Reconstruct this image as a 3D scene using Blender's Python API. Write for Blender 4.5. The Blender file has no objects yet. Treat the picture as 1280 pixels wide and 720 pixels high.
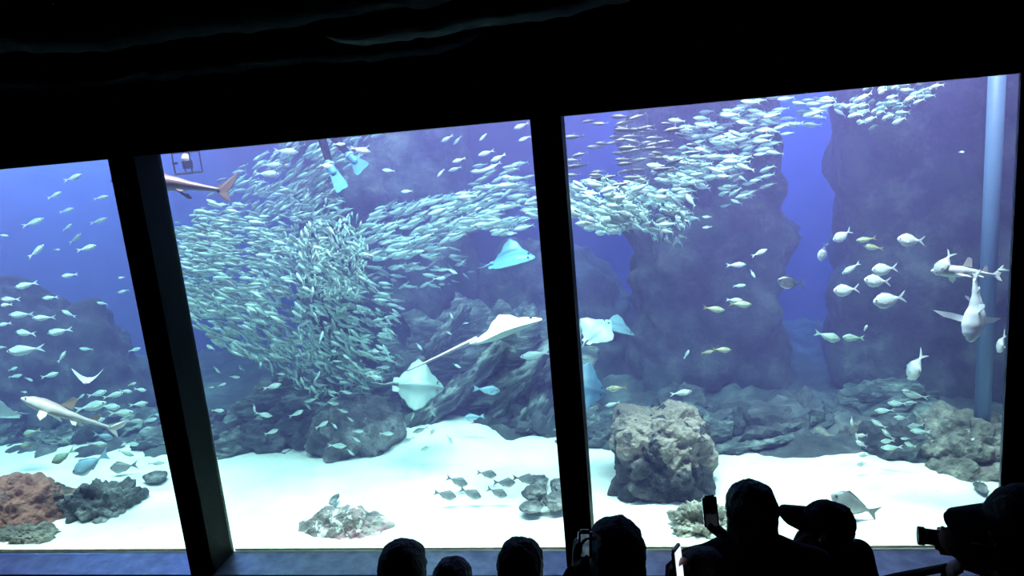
import bpy, bmesh, math, random
from mathutils import Vector, Matrix, noise

# ------------------------------------------------------------------ camera, world, lights, exposure
C = bpy.context.scene.collection
SC = bpy.context.scene
YAW, PITCH, ROLL, FPX = .158, .208, -.092, 926.0
EYE = Vector((0, 0, 4.85))
_cy, _sy, _cp, _sp = math.cos(YAW), math.sin(YAW), math.cos(PITCH), math.sin(PITCH)
FW = Vector((-_sy*_cp, _cy*_cp, -_sp))
_r = Vector((_cy, _sy, 0)); _u = _r.cross(FW)
RT = math.cos(ROLL)*_r + math.sin(ROLL)*_u
UP = -math.sin(ROLL)*_r + math.cos(ROLL)*_u
cam = bpy.data.cameras.new('camera'); cam.sensor_width = 36; cam.lens = 36*FPX/1280
cam.clip_start = .05; cam.clip_end = 200
co = bpy.data.objects.new('camera', cam); C.objects.link(co); SC.camera = co
co.matrix_world = Matrix.Translation(EYE) @ Matrix((RT, UP, -FW)).transposed().to_4x4()

w = bpy.data.worlds.new('world'); SC.world = w; w.use_nodes = True
w.node_tree.nodes['Background'].inputs[0].default_value = (.010, .008, .012, 1)
w.node_tree.nodes['Background'].inputs[1].default_value = .05
SC.view_settings.view_transform = 'Standard'; SC.view_settings.look = 'None'
SC.view_settings.gamma = 1; SC.view_settings.use_curve_mapping = False
SC.view_settings.exposure = 0.0

def area(name, loc, sx, sy, power, col, spread=150, aim=None):
    l = bpy.data.lights.new(name, 'AREA'); l.shape = 'RECTANGLE'; l.size = sx; l.size_y = sy
    l.energy = power; l.color = col; l.spread = math.radians(spread)
    o = bpy.data.objects.new(name, l); C.objects.link(o); o.location = loc
    if aim is not None:
        o.rotation_euler = (Vector(aim)-Vector(loc)).to_track_quat('-Z', 'Y').to_euler()
    return o
# floodlights over the open top of the tank
area('tank_floodlight', (-9.2, 7.9, 7.8), 4, .5, 370, (.89, .94, 1), 80)
area('tank_floodlight', (-3.2, 7.9, 7.8), 5, .5, 360, (.89, .94, 1), 80)
area('tank_floodlight', (1.6, 7.9, 7.8), 5, .5, 500, (.95, .95, 1), 80)
area('tank_floodlight', (-3.8, 10.4, 9.6), 8, .6, 380, (.80, .92, 1), 60)
area('tank_floodlight', (3.2, 9.6, 9.6), 3, .6, 60, (.92, .90, 1), 60)
area('back_wall_floodlight', (2.0, 14.2, 8.6), 4.0, .4, 560, (.20, .36, 1), 90, (2.2, 14.9, 1))
area('back_wall_floodlight', (-12.0, 13.9, 8.6), 5.0, .5, 640, (.62, .66, 1), 100, (-12, 14.9, 2))

# ------------------------------------------------------------------ helpers
def ray(px, py):
    d = FW + RT*((px-640)/FPX) - UP*((py-360)/FPX)
    return d/d.y
def at(px, py, Y):                       # the point of depth Y seen at that place of the photograph
    return EYE + ray(px, py)*Y
def mpp(p):                              # metres per photograph pixel at a point
    return (p-EYE).dot(FW)/FPX
def link(name, me, mat=None, parent=None):
    o = bpy.data.objects.new(name, me); C.objects.link(o)
    if mat is not None and not me.materials: me.materials.append(mat)
    if parent is not None: o.parent = parent
    return o
def bm_obj(name, bm, mat, parent=None, smooth=False):
    me = bpy.data.meshes.new(name); bm.to_mesh(me); bm.free()
    if smooth:
        me.polygons.foreach_set('use_smooth', [True]*len(me.polygons))
    return link(name, me, mat, parent)
def empty(name, loc=(0, 0, 0)):
    o = bpy.data.objects.new(name, None); C.objects.link(o); o.location = loc; o.empty_display_size = .1
    return o
def tag(o, label=None, cat=None, group=None, kind=None):
    if label: o['label'] = label
    if cat: o['category'] = cat
    if group: o['group'] = group
    if kind: o['kind'] = kind
    return o
def box(bm, x0, x1, y0, y1, z0, z1):
    v = [bm.verts.new((x, y, z)) for z in (z0, z1) for y in (y0, y1) for x in (x0, x1)]
    for f in ((0, 2, 3, 1), (4, 5, 7, 6), (0, 1, 5, 4), (2, 6, 7, 3), (0, 4, 6, 2), (1, 3, 7, 5)):
        bm.faces.new([v[i] for i in f])
def tube(bm, pts, rad, n=8, cap=True):
    rings = []
    for i, p in enumerate(pts):
        p = Vector(p); a = Vector(pts[max(i-1, 0)]); b = Vector(pts[min(i+1, len(pts)-1)])
        t = (b-a).normalized(); s = t.cross(Vector((0, 0, 1)))
        if s.length < .05: s = t.cross(Vector((1, 0, 0)))
        s.normalize(); q = t.cross(s)
        r = rad[i] if isinstance(rad, (list, tuple)) else rad
        rings.append([bm.verts.new(p+(s*math.cos(2*math.pi*k/n)+q*math.sin(2*math.pi*k/n))*r) for k in range(n)])
    for A, B in zip(rings, rings[1:]):
        for k in range(n): bm.faces.new((A[k], A[(k+1) % n], B[(k+1) % n], B[k]))
    if cap:
        bm.faces.new(rings[0][::-1]); bm.faces.new(rings[-1])

# ------------------------------------------------------------------ materials
def new_mat(name):
    m = bpy.data.materials.new(name); m.use_nodes = True
    nt = m.node_tree; b = nt.nodes['Principled BSDF']
    return m, nt, b
def N(nt, t, **kw):
    n = nt.nodes.new(t)
    for k, v in kw.items():
        if k.startswith('i_'): n.inputs[k[2:].replace('_', ' ')].default_value = v
        else: setattr(n, k, v)
    return n
def ramp(nt, fac, stops):
    r = nt.nodes.new('ShaderNodeValToRGB'); e = r.color_ramp.elements
    e[0].position, e[0].color = stops[0][0], (*stops[0][1], 1)
    e[1].position, e[1].color = stops[-1][0], (*stops[-1][1], 1)
    for p, c in stops[1:-1]:
        x = e.new(p); x.color = (*c, 1)
    nt.links.new(fac, r.inputs[0]); return r.outputs[0]
def mix(nt, fac, a, b):
    m = nt.nodes.new('ShaderNodeMix'); m.data_type = 'RGBA'
    for s, v in ((m.inputs[0], fac), (m.inputs[6], a), (m.inputs[7], b)):
        if hasattr(v, 'links'): nt.links.new(v, s)
        else: s.default_value = v if not isinstance(v, tuple) else (*v, 1)
    return m.outputs[2]
def noise_tex(nt, scale, detail=4, rough=.6, stretch=None, rot=None):
    tc = N(nt, 'ShaderNodeTexCoord'); v = tc.outputs['Object']
    if stretch or rot:
        mp = N(nt, 'ShaderNodeMapping'); nt.links.new(v, mp.inputs[0])
        if stretch: mp.inputs['Scale'].default_value = stretch
        if rot: mp.inputs['Rotation'].default_value = rot
        v = mp.outputs[0]
    n = N(nt, 'ShaderNodeTexNoise', i_Scale=scale, i_Detail=detail, i_Roughness=rough)
    nt.links.new(v, n.inputs['Vector']); return n.outputs[0]
def plain(name, col, rough=.6, metal=0, var=.25, bump=0, scale=12):
    m, nt, b = new_mat(name)
    n = noise_tex(nt, scale)
    lo = tuple(c*(1-var) for c in col); hi = tuple(min(1, c*(1+var)) for c in col)
    nt.links.new(ramp(nt, n, [(.3, lo), (.7, hi)]), b.inputs['Base Color'])
    b.inputs['Roughness'].default_value = rough; b.inputs['Metallic'].default_value = metal
    if bump:
        bp = N(nt, 'ShaderNodeBump', i_Strength=bump, i_Distance=.02)
        nt.links.new(n, bp.inputs['Height']); nt.links.new(bp.outputs[0], b.inputs['Normal'])
    return m
def rock_mat(name, dark, mid, light, accent=None, acc_amt=.5, pale=None, pale_amt=.62, scale=3.0, stretch=None, rot=None, crown=False):
    m, nt, b = new_mat(name)
    n1 = noise_tex(nt, scale, 6, .68, stretch, rot); n2 = noise_tex(nt, scale*3.3, 5, .7, stretch, rot); n3 = noise_tex(nt, scale*.7, 3, .55)
    col = ramp(nt, n1, [(.34, dark), (.5, mid), (.66, light)])
    if accent:
        if crown:   # crust on the upper part, also painting in the light from above
            tc = N(nt, 'ShaderNodeTexCoord'); sp = N(nt, 'ShaderNodeSeparateXYZ'); nt.links.new(tc.outputs['Generated'], sp.inputs[0])
            md = N(nt, 'ShaderNodeMath', operation='MULTIPLY_ADD'); nt.links.new(sp.outputs[2], md.inputs[0]); md.inputs[1].default_value = .7; nt.links.new(n3, md.inputs[2])
            n3 = md.outputs[0]
        f = ramp(nt, n3, [(acc_amt, (0, 0, 0)), (acc_amt+.08, (1, 1, 1))]); col = mix(nt, f, col, mix(nt, n2, accent, mid))
    if pale:
        f = ramp(nt, n2, [(pale_amt, (0, 0, 0)), (pale_amt+.06, (1, 1, 1))]); col = mix(nt, f, col, pale)
    nt.links.new(col, b.inputs['Base Color']); b.inputs['Roughness'].default_value = .85
    bp = N(nt, 'ShaderNodeBump', i_Strength=.9, i_Distance=.06)
    nt.links.new(n2, bp.inputs['Height']); nt.links.new(bp.outputs[0], b.inputs['Normal'])
    return m
M = {}
M['black'] = plain('black_paint', (.005, .0045, .006), .7, bump=.2, scale=30)
M['black'].node_tree.nodes['Principled BSDF'].inputs['Specular IOR Level'].default_value = .12
M['dark_floor'] = plain('dark_carpet', (.010, .009, .011), .9, bump=.5, scale=60)
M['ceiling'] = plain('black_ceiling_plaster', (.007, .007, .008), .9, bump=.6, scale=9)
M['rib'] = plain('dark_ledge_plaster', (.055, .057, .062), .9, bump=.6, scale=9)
M['sill'] = plain('grey_sill_stone', (.80, .76, .84), .32, var=.25, bump=.25, scale=7)
M['sill'].node_tree.nodes['Principled BSDF'].inputs['Metallic'].default_value = .6
M['seal'] = plain('tan_sealant', (.86, .74, .56), .6)
M['lip'] = plain('lit_edge_strip', (.30, .30, .34), .5, var=.05)  # pale tone paints in the lit inner edge of the wall
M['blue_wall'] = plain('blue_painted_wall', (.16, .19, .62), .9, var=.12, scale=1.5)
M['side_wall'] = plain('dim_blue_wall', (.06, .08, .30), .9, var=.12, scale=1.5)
M['pale_pipe'] = plain('pale_blue_plastic', (.10, .16, .28), .5, var=.05)
m, nt, b = new_mat('white_sand')
n = noise_tex(nt, 1.3, 4); n2 = noise_tex(nt, 45, 4)
base = ramp(nt, n, [(.3, (.74, .74, .70)), (.6, (.93, .92, .88))])
f = ramp(nt, noise_tex(nt, 7, 5), [(.66, (0, 0, 0)), (.74, (1, 1, 1))])
nt.links.new(mix(nt, f, base, (.55, .56, .52)), b.inputs['Base Color']); b.inputs['Roughness'].default_value = .95
bp = N(nt, 'ShaderNodeBump', i_Strength=.5, i_Distance=.03); nt.links.new(n2, bp.inputs['Height']); nt.links.new(bp.outputs[0], b.inputs['Normal'])
M['sand'] = m
m, nt, b = new_mat('acrylic_pane')
nt.nodes.remove(b)
tr = N(nt, 'ShaderNodeBsdfTransparent'); tr.inputs[0].default_value = (.97, .985, 1, 1)
gl = N(nt, 'ShaderNodeBsdfGlossy'); gl.inputs['Roughness'].default_value = .02
fr = N(nt, 'ShaderNodeFresnel'); fr.inputs[0].default_value = 1.1
mx = N(nt, 'ShaderNodeMixShader')
nt.links.new(fr.outputs[0], mx.inputs[0]); nt.links.new(tr.outputs[0], mx.inputs[1]); nt.links.new(gl.outputs[0], mx.inputs[2])
nt.links.new(mx.outputs[0], nt.nodes['Material Output'].inputs['Surface']); M['glass'] = m
m, nt, b = new_mat('tank_water')
nt.nodes.remove(b)
vs = N(nt, 'ShaderNodeVolumeScatter'); vs.inputs['Color'].default_value = (.40, .325, 1, 1); vs.inputs['Density'].default_value = .094; vs.inputs['Anisotropy'].default_value = .2
va = N(nt, 'ShaderNodeVolumeAbsorption'); va.inputs['Color'].default_value = (.05, .68, .95, 1); va.inputs['Density'].default_value = .12
ad = N(nt, 'ShaderNodeAddShader'); nt.links.new(vs.outputs[0], ad.inputs[0]); nt.links.new(va.outputs[0], ad.inputs[1])
nt.links.new(ad.outputs[0], nt.nodes['Material Output'].inputs['Volume']); M['water'] = m
M['rock_grey'] = rock_mat('grey_rock', (.03, .03, .035), (.12, .12, .125), (.36, .35, .35), None, .5, (.62, .64, .6), .67, 2.6)
M['rock_back'] = rock_mat('back_rock', (.015, .018, .025), (.06, .06, .07), (.17, .17, .18), (.05, .08, .075), .55, (.25, .28, .28), .74, 1.6)
M['rock_slope'] = rock_mat('streaked_rock', (.025, .03, .035), (.10, .115, .12), (.38, .42, .40), None, .5, (.55, .6, .56), .64, 2.2, (1, 1, 5), (0, math.radians(40), 0))
M['rock_coral'] = rock_mat('coral_crusted_rock', (.012, .012, .016), (.035, .035, .042), (.10, .09, .09), (.50, .40, .33), .99, (.42, .46, .42), .70, 3.4, crown=True)  # base colour darkened to paint in the shade below the crust
M['rock_red'] = rock_mat('red_crusted_rock', (.02, .018, .016), (.05, .042, .038), (.12, .09, .075), (.50, .17, .12), .94, (.35, .28, .2), .68, 2.6, crown=True)
M['rock_pink'] = rock_mat('pink_white_rock', (.06, .05, .055), (.28, .22, .22), (.56, .52, .48), (.46, .16, .22), .52, (.86, .88, .82), .54, 2.2)
M['rock_tan'] = rock_mat('tan_rock', (.06, .05, .05), (.18, .16, .14), (.40, .36, .30), (.22, .12, .15), .57, (.66, .66, .58), .64, 3.2)
M['rock_pale'] = rock_mat('pale_coral_rock', (.07, .06, .055), (.34, .30, .25), (.66, .62, .54), None, .5, (.8, .8, .74), .64, 3.2)
# fish skin: the natural countershading of each kind comes from its own colour attribute
m, nt, b = new_mat('fish_skin')
a = N(nt, 'ShaderNodeVertexColor'); a.layer_name = 'Col'
nn = noise_tex(nt, 30, 3)
nt.links.new(mix(nt, .25, a.outputs[0], mix(nt, nn, (.2, .2, .2), a.outputs[0])), b.inputs['Base Color'])
b.inputs['Roughness'].default_value = .38; b.inputs['Specular IOR Level'].default_value = .6
M['fish'] = m

# ------------------------------------------------------------------ the setting: hall and tank shell
YF, YG = 6.547, 7.0                       # front of the mullions, inner face of the panes
ZS = EYE.z-4.337                          # window sill
ZT = EYE.z+.087                           # lower edge of the header
X1, X1B, X2, X2B, X3 = -4.818, -4.545, -.752, -.484, 3.149
XL, XR = -8.6, 4.2
X4 = 3.75                                 # the right pane runs on behind the edge of the wall
def struct(name, bm, mat, parent=None, smooth=False):
    o = bm_obj(name, bm, mat, parent, smooth)
    if parent is None: o['kind'] = 'structure'
    return o
bm = bmesh.new(); box(bm, XL-1, XR+2, YF, YG, ZT, 7.4); struct('wall_front', bm, M['black'])
for i, (a, b_) in enumerate(((X1, X1B), (X2, X2B))):
    bm = bmesh.new(); box(bm, a, b_, YF, YG, ZS-.02, ZT)
    bmesh.ops.bevel(bm, geom=[e for e in bm.edges if abs(e.verts[0].co.z-e.verts[1].co.z) > 1], offset=.012, segments=2, affect='EDGES')
    struct('trim_%d' % (i+1), bm, M['black'])
bm = bmesh.new(); box(bm, X3+.02, XR+2, YF, YF+.05, -2, ZT); box(bm, X4, XR+2, YF+.05, YG, -2, ZT); struct('wall_right', bm, M['black'])
bm = bmesh.new(); box(bm, X3+.008, X3+.019, YF+.012, YF+.045, ZS+.004, ZT-.004); struct('trim_4', bm, M['lip'])
bm = bmesh.new(); box(bm, XL-1, XL, YF, YG, -2, ZT); struct('wall_left', bm, M['black'])
bm = bmesh.new(); box(bm, XL, X4, YF, YG, -.4, ZS); struct('trim_3', bm, M['sill'])
for i, (a, b_) in enumerate(((XL, X1), (X1B, X2), (X2B, X4))):
    bm = bmesh.new(); box(bm, a+.004, b_-.004, YG-.055, YG-.005, ZS+.006, ZT-.004)
    o = empty('window_%d' % (i+1), ((a+b_)/2, YG, ZS)); o['kind'] = 'structure'
    p = bm_obj('pane', bm, M['glass'], o); p.matrix_parent_inverse = Matrix.Translation(-o.location)
    bm = bmesh.new(); box(bm, a+.004, b_-.004, YG+.002, YG+.11, ZS+.001, ZS+.03)
    p = bm_obj('sealant_bead', bm, M['seal'], o); p.matrix_parent_inverse = Matrix.Translation(-o.location)
# stepped viewing floor running down to the window
fl = empty('floor', (0, 0, 0)); fl['kind'] = 'structure'
bm = bmesh.new(); box(bm, XL-1, XR+2, 5.75, YF, -.9, -.55); bm_obj('floor_slab', bm, M['dark_floor'], fl)
STEP = [(5.15, -.1), (4.3, .45), (3.5, 1.0), (2.5, 1.60), (2.02, 1.93), (1.35, 2.25), (.6, 2.7), (-.6, 3.15)]
y1 = 5.75
for y0, z in STEP:
    bm = bmesh.new(); box(bm, XL-1, XR+2, y0, y1, -.9, z-.05); bm_obj('step', bm, M['dark_floor'], fl); y1 = y0
# wavy rock-like plaster ceiling of the hall
bm = bmesh.new(); nx, ny = 150, 70; grid = []
for j in range(ny+1):
    row = []
    for i in range(nx+1):
        x = XL-1+(XR+3-XL)*i/nx; y = -.5+(YF+.5)*j/ny
        s = y+.30*noise.noise(Vector((x*.35, y*.2, 3)))*2-.09*x
        k = s/1.15; fr_ = k-math.floor(k)
        z = 6.35+.15*max(0, 1-abs(fr_-.5)*3.2)**.6*-.8+.08*noise.fractal(Vector((x*1.3, y*1.3, 1)), 1, 2, 4)+.05*(YF-y)
        row.append(bm.verts.new((x, y, z)))
    grid.append(row)
for j in range(ny):
    for i in range(nx): bm.faces.new((grid[j][i], grid[j+1][i], grid[j+1][i+1], grid[j][i+1]))
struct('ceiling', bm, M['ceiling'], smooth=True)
# lumpy plaster ledges hanging from the ceiling before the window wall, their undersides catching the light of the tank
for i, (Y, th, pts) in enumerate([(5.9, .085, [(-120, 62), (0, 56), (90, 60), (130, 55), (200, 44), (330, 28), (440, 14), (560, -4), (700, -24)]),
                                  (5.7, .05, [(412, 48), (450, 51), (520, 42), (600, 29), (640, 24), (700, 14), (762, 0), (860, -22)]),
                                  (6.2, .045, [(-100, 108), (0, 109), (110, 107), (219, 93), (300, 85), (362, 77), (460, 71), (540, 63), (575, 56), (600, 40), (610, 30)])]):
    bm = bmesh.new(); rings = []
    L = []
    for (x0, y0_), (x1_, y1_) in zip(pts, pts[1:]):
        n_ = max(2, int((x1_-x0)/6)); L += [(x0+(x1_-x0)*k/n_, y0_+(y1_-y0_)*k/n_) for k in range(n_)]
    L.append(pts[-1])
    for k, (x, y) in enumerate(L):
        p = at(x, y, Y); q = Vector((p.x*1.9, Y*3, i*5.0)); e = min(1, k/6, (len(L)-1-k)/6)*.8+.2
        t = th*e*(1+.55*noise.fractal(q, 1, 2, 3)); dz = .03*noise.fractal(q*2.3, 1, 2, 3)
        rings.append([bm.verts.new(p+Vector((0, a, b+dz))) for a, b in ((.12, -.3*t), (.02, -.55*t), (-.06, .1*t), (-.10, .75*t), (-.06, 1.3*t), (.12, 2.4*t))])
    for A, B in zip(rings, rings[1:]):
        for k in range(6): bm.faces.new((A[k], A[(k+1) % 6], B[(k+1) % 6], B[k]))
    bm.faces.new(rings[0]); bm.faces.new(rings[-1][::-1]); bmesh.ops.recalc_face_normals(bm, faces=bm.faces)
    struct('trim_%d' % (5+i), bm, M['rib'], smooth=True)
# tank shell
TL, TR, TB = -15.5, 7.6, 14.9
bm = bmesh.new(); box(bm, TL, TR, TB, TB+.2, -1, 7.0); struct('wall_back', bm, M['blue_wall'])
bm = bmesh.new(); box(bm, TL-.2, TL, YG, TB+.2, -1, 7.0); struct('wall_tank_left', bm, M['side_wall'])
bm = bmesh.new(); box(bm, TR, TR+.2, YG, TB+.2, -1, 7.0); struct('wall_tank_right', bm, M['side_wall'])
RB = [(-15.5, 9.8), (-8.5, 9.6), (-6, 9.4), (-4.2, 9.6), (-2.7, 10.2), (-1.8, 9.4), (-.9, 9.5), (.1, 9.3), (1.1, 9.5), (1.75, 8.8), (3.2, 8.8), (4, 8.5), (7.6, 8.3)]
def reef_front(x):
    for (a, p), (b, q) in zip(RB, RB[1:]):
        if x <= b: return p+(q-p)*(x-a)/(b-a)
    return RB[-1][1]
def sand_z(x, y):
    z = ZS-.03+.05*noise.noise(Vector((x*.5, y*.6, 7)))+.02*noise.noise(Vector((x*2.2, y*2.4, 2)))
    t = max(0, y-7.4); z += .05*t*t*.25
    z += .22*math.exp(-((x+2.75)/.9)**2-((y-9.9)/.8)**2)+.16*math.exp(-((x-2.3)/1.3)**2-((y-8.6)/.7)**2)
    return ZS-.012 if y < 7.1 else min(z, ZS+.8) if y > 7.5 else ZS-.012+(min(z, ZS+.8)-ZS+.012)*(y-7.1)/.4
bm = bmesh.new(); nx, ny = 220, 90; grid = []
for j in range(ny+1):
    t = j/ny; y = YG+.002+(TB-YG)*t**1.5
    grid.append([bm.verts.new((x, y, sand_z(x, y)-max(0, y-reef_front(x)-.5)*.8)) for x in [TL+(TR-TL)*i/nx for i in range(nx+1)]])
for j in range(ny):
    for i in range(nx): bm.faces.new((grid[j][i], grid[j][i+1], grid[j+1][i+1], grid[j+1][i]))
o = struct('floor_tank_sand', bm, M['sand'], smooth=True)
# dark reef floor rising behind the sand
bm = bmesh.new(); nx, ny = 260, 60; grid = []
for j in range(ny+1):
    row = []
    for i in range(nx+1):
        x = TL+(TR-TL)*i/nx; yf = reef_front(x)-.25+.25*noise.fractal(Vector((x*1.6, 0, 5)), 1, 2, 4); t = j/ny; y = yf+(TB-yf)*t
        d = y-yf
        z = sand_z(x, yf)-.10+.10*min(1, d*2.0)+.015*d+min(1, d*1.5)*(.16*noise.fractal(Vector((x*1.3, y*1.3, 2)), 1, 2, 5)+.12*abs(noise.fractal(Vector((x*3.1, y*3.1, 9)), 1, 2, 3)))
        row.append(bm.verts.new((x, y, z)))
    grid.append(row)
for j in range(ny):
    for i in range(nx): bm.faces.new((grid[j][i], grid[j][i+1], grid[j+1][i+1], grid[j+1][i]))
struct('floor_tank_reef', bm, M['rock_back'], smooth=True)
bm = bmesh.new(); box(bm, TL+.01, TR-.01, YG+.001, TB-.01, -.45, 6.3)
o = bm_obj('tank_water', bm, M['water']); tag(o, 'clear blue water filling the tank behind the three panes', 'water', kind='stuff')

# ------------------------------------------------------------------ rocks
def fbm(p, o=4): return noise.fractal(p, 1.0, 2.0, o)
def rock_mesh(seed, sx, sy, sz, sub=5, amp=.28, freq=1.6, ridge=.12, strata=0, tilt=(0, 0, 1), block=3.2, flat=None):
    """a boulder about 2*sx by 2*sy by 2*sz, broken into lumps, ledges and cracks"""
    rnd = random.Random(seed); off = Vector((rnd.uniform(-50, 50), rnd.uniform(-50, 50), rnd.uniform(-50, 50)))
    tl = Vector(tilt).normalized()
    bm = bmesh.new(); bmesh.ops.create_icosphere(bm, subdivisions=sub, radius=1)
    for v in bm.verts:
        n = v.co.normalized()
        # squarish base shape
        q = (abs(n.x)**block+abs(n.y)**block+abs(n.z)**block)**(-1/block)
        p = Vector((n.x*q*sx, n.y*q*sy, n.z*q*sz))
        s = (sx*sy*sz)**(1/3)
        u = p/s*freq+off
        d = amp*fbm(u)
        c = noise.voronoi(u*1.15)[0]; d += ridge*2.2*(min(.5, c[1]-c[0])-.22)
        d += .35*ridge*fbm(u*4.5, 3)
        if strata:
            h = p.dot(tl)/s*strata+.5*noise.noise(u*.8)
            f = h-math.floor(h); d += ridge*1.3*(min(1, f*1.6)-.5) - (ridge*1.2 if f > .86 else 0)
        p += n*d*s
        if flat is not None and p.z < flat: p.z = flat+(p.z-flat)*.1
        v.co = p
    return bm
def rock(name, label, x, y, Y, wpx, hpx, depth, mat, seed, sub=5, sink=.15, cat='rock', roll=0, yaw=0, **kw):
    """x, y: place in the photograph of the middle of its foot, wpx/hpx its size there"""
    p = at(x, y, Y); k = mpp(p); sx = wpx*k/2; hz = hpx*k
    sz = hz/2*(1+sink)
    bm = rock_mesh(seed, sx*.94, depth/2, sz*.94, sub, **kw)
    o = bm_obj(name, bm, mat, smooth=False)
    if mat in (M['rock_slope'], M['rock_back']): o.data.polygons.foreach_set('use_smooth', [True]*len(o.data.polygons))
    o.location = p+Vector((0, 0, hz-sz))
    if roll or yaw: o.rotation_euler = (0, math.radians(roll), math.radians(yaw))
    if label: tag(o, label, cat)
    return o
# dark rock faces along the back of the tank
rock('rock_mass', 'dark peaked rock mass looming behind the fish of the left pane', 90, 640, 11.6, 300, 300, 2.0, M['rock_back'], 11, 6, amp=.25, ridge=.10, block=2.2)
rock('rock_mass', 'dark rock pillar rising behind the dense fish ball in the middle pane', 525, 600, 12.2, 205, 560, 1.6, M['rock_back'], 12, 6, amp=.16, ridge=.10, block=4)
rock('rock_mass', 'dim rock wall behind the black mullion between middle and right pane', 690, 620, 12.7, 240, 330, 1.6, M['rock_back'], 14, 6, amp=.2, ridge=.10, block=2.4)
rock('rock_mass', 'dark overhanging rock wall left of the bright blue shaft', 893, 600, 12.0, 190, 540, 1.8, M['rock_back'], 15, 6, amp=.20, ridge=.12, block=4)
rock('rock_mass', 'dark purple rock wall right of the bright blue shaft', 1190, 610, 11.6, 300, 620, 1.8, M['rock_back'], 16, 6, amp=.10, ridge=.09, block=5)
rock('rock_ridge', 'low bluish rock slope beside the left mullion under the fish ball', 315, 596, 10.5, 220, 85, 1.3, M['rock_slope'], 17, 6, amp=.28, ridge=.14, block=2.2, strata=2.4, tilt=(-.6, .1, .8))
rock('rock_ridge', 'higher bluish rock slope rising right behind the rounded boulder', 430, 596, 10.9, 230, 150, 1.4, M['rock_slope'], 37, 6, amp=.28, ridge=.14, block=2.2, strata=2.6, tilt=(-.6, .1, .8))
rock('rock_ridge', 'big streaked rock slope behind the white ray', 618, 592, 11.2, 270, 225, 1.8, M['rock_slope'], 18, 6, amp=.26, ridge=.17, block=2.5, strata=3.2, tilt=(-.75, -.2, .65))
for i, (x, y, L, T, an, lab) in enumerate([(545, 512, 120, 26, -38, 'leaning rock slab lowest at left on the streaked slope, right of the pale ray'), (590, 470, 130, 24, -42, 'leaning rock slab crossing under the tail of the white ray'),
    (628, 512, 130, 30, -44, 'broad leaning rock slab in the middle of the streaked slope'), (668, 524, 96, 40, -52, 'pale leaning rock slab beside the mullion, above the sand'), (662, 462, 110, 24, -40, 'leaning rock slab right under the body of the white ray'),
    (560, 415, 90, 18, -48, 'dim leaning rock slab left above the tail of the white ray'), (705, 440, 90, 26, -46, 'leaning rock slab cut by the mullion under the white ray')]):
    rock('rock_slab', lab, x, y+T/2, 10.15+.12*(i % 3), L, T, .5, M['rock_slope'], 60+i, 5, roll=an, sink=0, amp=.22, ridge=.16, block=3.2, strata=2.2, tilt=(.1, -.2, 1))
rock('rock_ridge', 'low ledged reef right of the big coral rock', 965, 606, 10.4, 210, 88, 1.3, M['rock_slope'], 19, 6, amp=.3, ridge=.16, block=2.2, strata=2.6, tilt=(-.25, -.3, .9))
for i, (x, y, L, T, an, lab) in enumerate([(940, 552, 120, 10, -11, 'long thin upper shelf of rock right of the big coral rock'), (965, 562, 130, 11, -12, 'long thin lower shelf of rock right of the big coral rock'), (1000, 575, 70, 16, -5, 'short thick shelf of rock under the two long thin shelves')]):
    rock('rock_shelf', lab, x, y+T/2, 9.25+.03*i, L, T, .4, M['rock_slope'], 70+i, 5, roll=an, sink=0, amp=.2, ridge=.14, block=3)
rock('boulder', 'rounded grey brown boulder at the back of the sand under the pale ray', 455, 592, 9.7, 128, 100, 1.0, M['rock_grey'], 20, 6, amp=.2, ridge=.10, block=2.3)
rock('boulder', 'low spreading grey rock at the foot of the rounded boulder', 470, 597, 9.5, 165, 36, .6, M['rock_grey'], 21, amp=.35, ridge=.15, block=2)
rock('coral_rock', 'large crusted reef rock with a pale ragged top in the right pane', 832, 634, 8.5, 126, 132, 1.0, M['rock_coral'], 22, 6, sink=.05, amp=.16, ridge=.15, block=4)
rock('coral_rock', 'knobbly pale coral rock against the glass at the foot of the large reef rock', 880, 682, 7.5, 84, 56, .5, M['rock_pale'], 23, 6, amp=.4, freq=2.4, ridge=.2, block=2.2)
rock('coral_rock', 'pink and white mottled rock at the bottom of the middle pane', 436, 684, 7.55, 138, 54, .65, M['rock_pink'], 24, 6, sink=.3, amp=.16, ridge=.11, block=1.7)
rock('coral_rock', 'red crusted rock in the bottom left corner of the left pane', 36, 688, 8.0, 165, 98, .9, M['rock_red'], 25, 6, amp=.22, ridge=.11, block=2.6)
rock('coral_rock', 'low pale striped rock lying in front of the red crusted rock', 40, 690, 7.35, 100, 36, .4, M['rock_tan'], 26, amp=.3, ridge=.14, block=2)
rock('boulder', 'lumpy grey rock beside the red crusted rock', 137, 686, 8.05, 104, 88, .8, M['rock_grey'], 27, 6, amp=.26, freq=2.0, ridge=.17, block=2.6)
rock('boulder', 'dim brown rock at the end of the sand below the blue shaft', 1062, 598, 9.5, 120, 74, .9, M['rock_tan'], 28, amp=.3, ridge=.14, block=2.4)
rock('boulder', 'large rounded rock with mossy top at the right end of the tank', 1200, 602, 9.0, 120, 92, 1.0, M['rock_tan'], 29, 6, amp=.25, ridge=.12, block=2.6)
rock('boulder', 'low brown rock slab below the rounded rock at right', 1205, 612, 8.7, 110, 50, .7, M['rock_tan'], 30, amp=.25, ridge=.12, block=3)
rock('rock_slab', 'flat blue grey rock at the top edge of the sand in the middle pane', 640, 582, 9.9, 68, 28, .5, M['rock_grey'], 31, amp=.3, ridge=.15, block=2.4)
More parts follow.
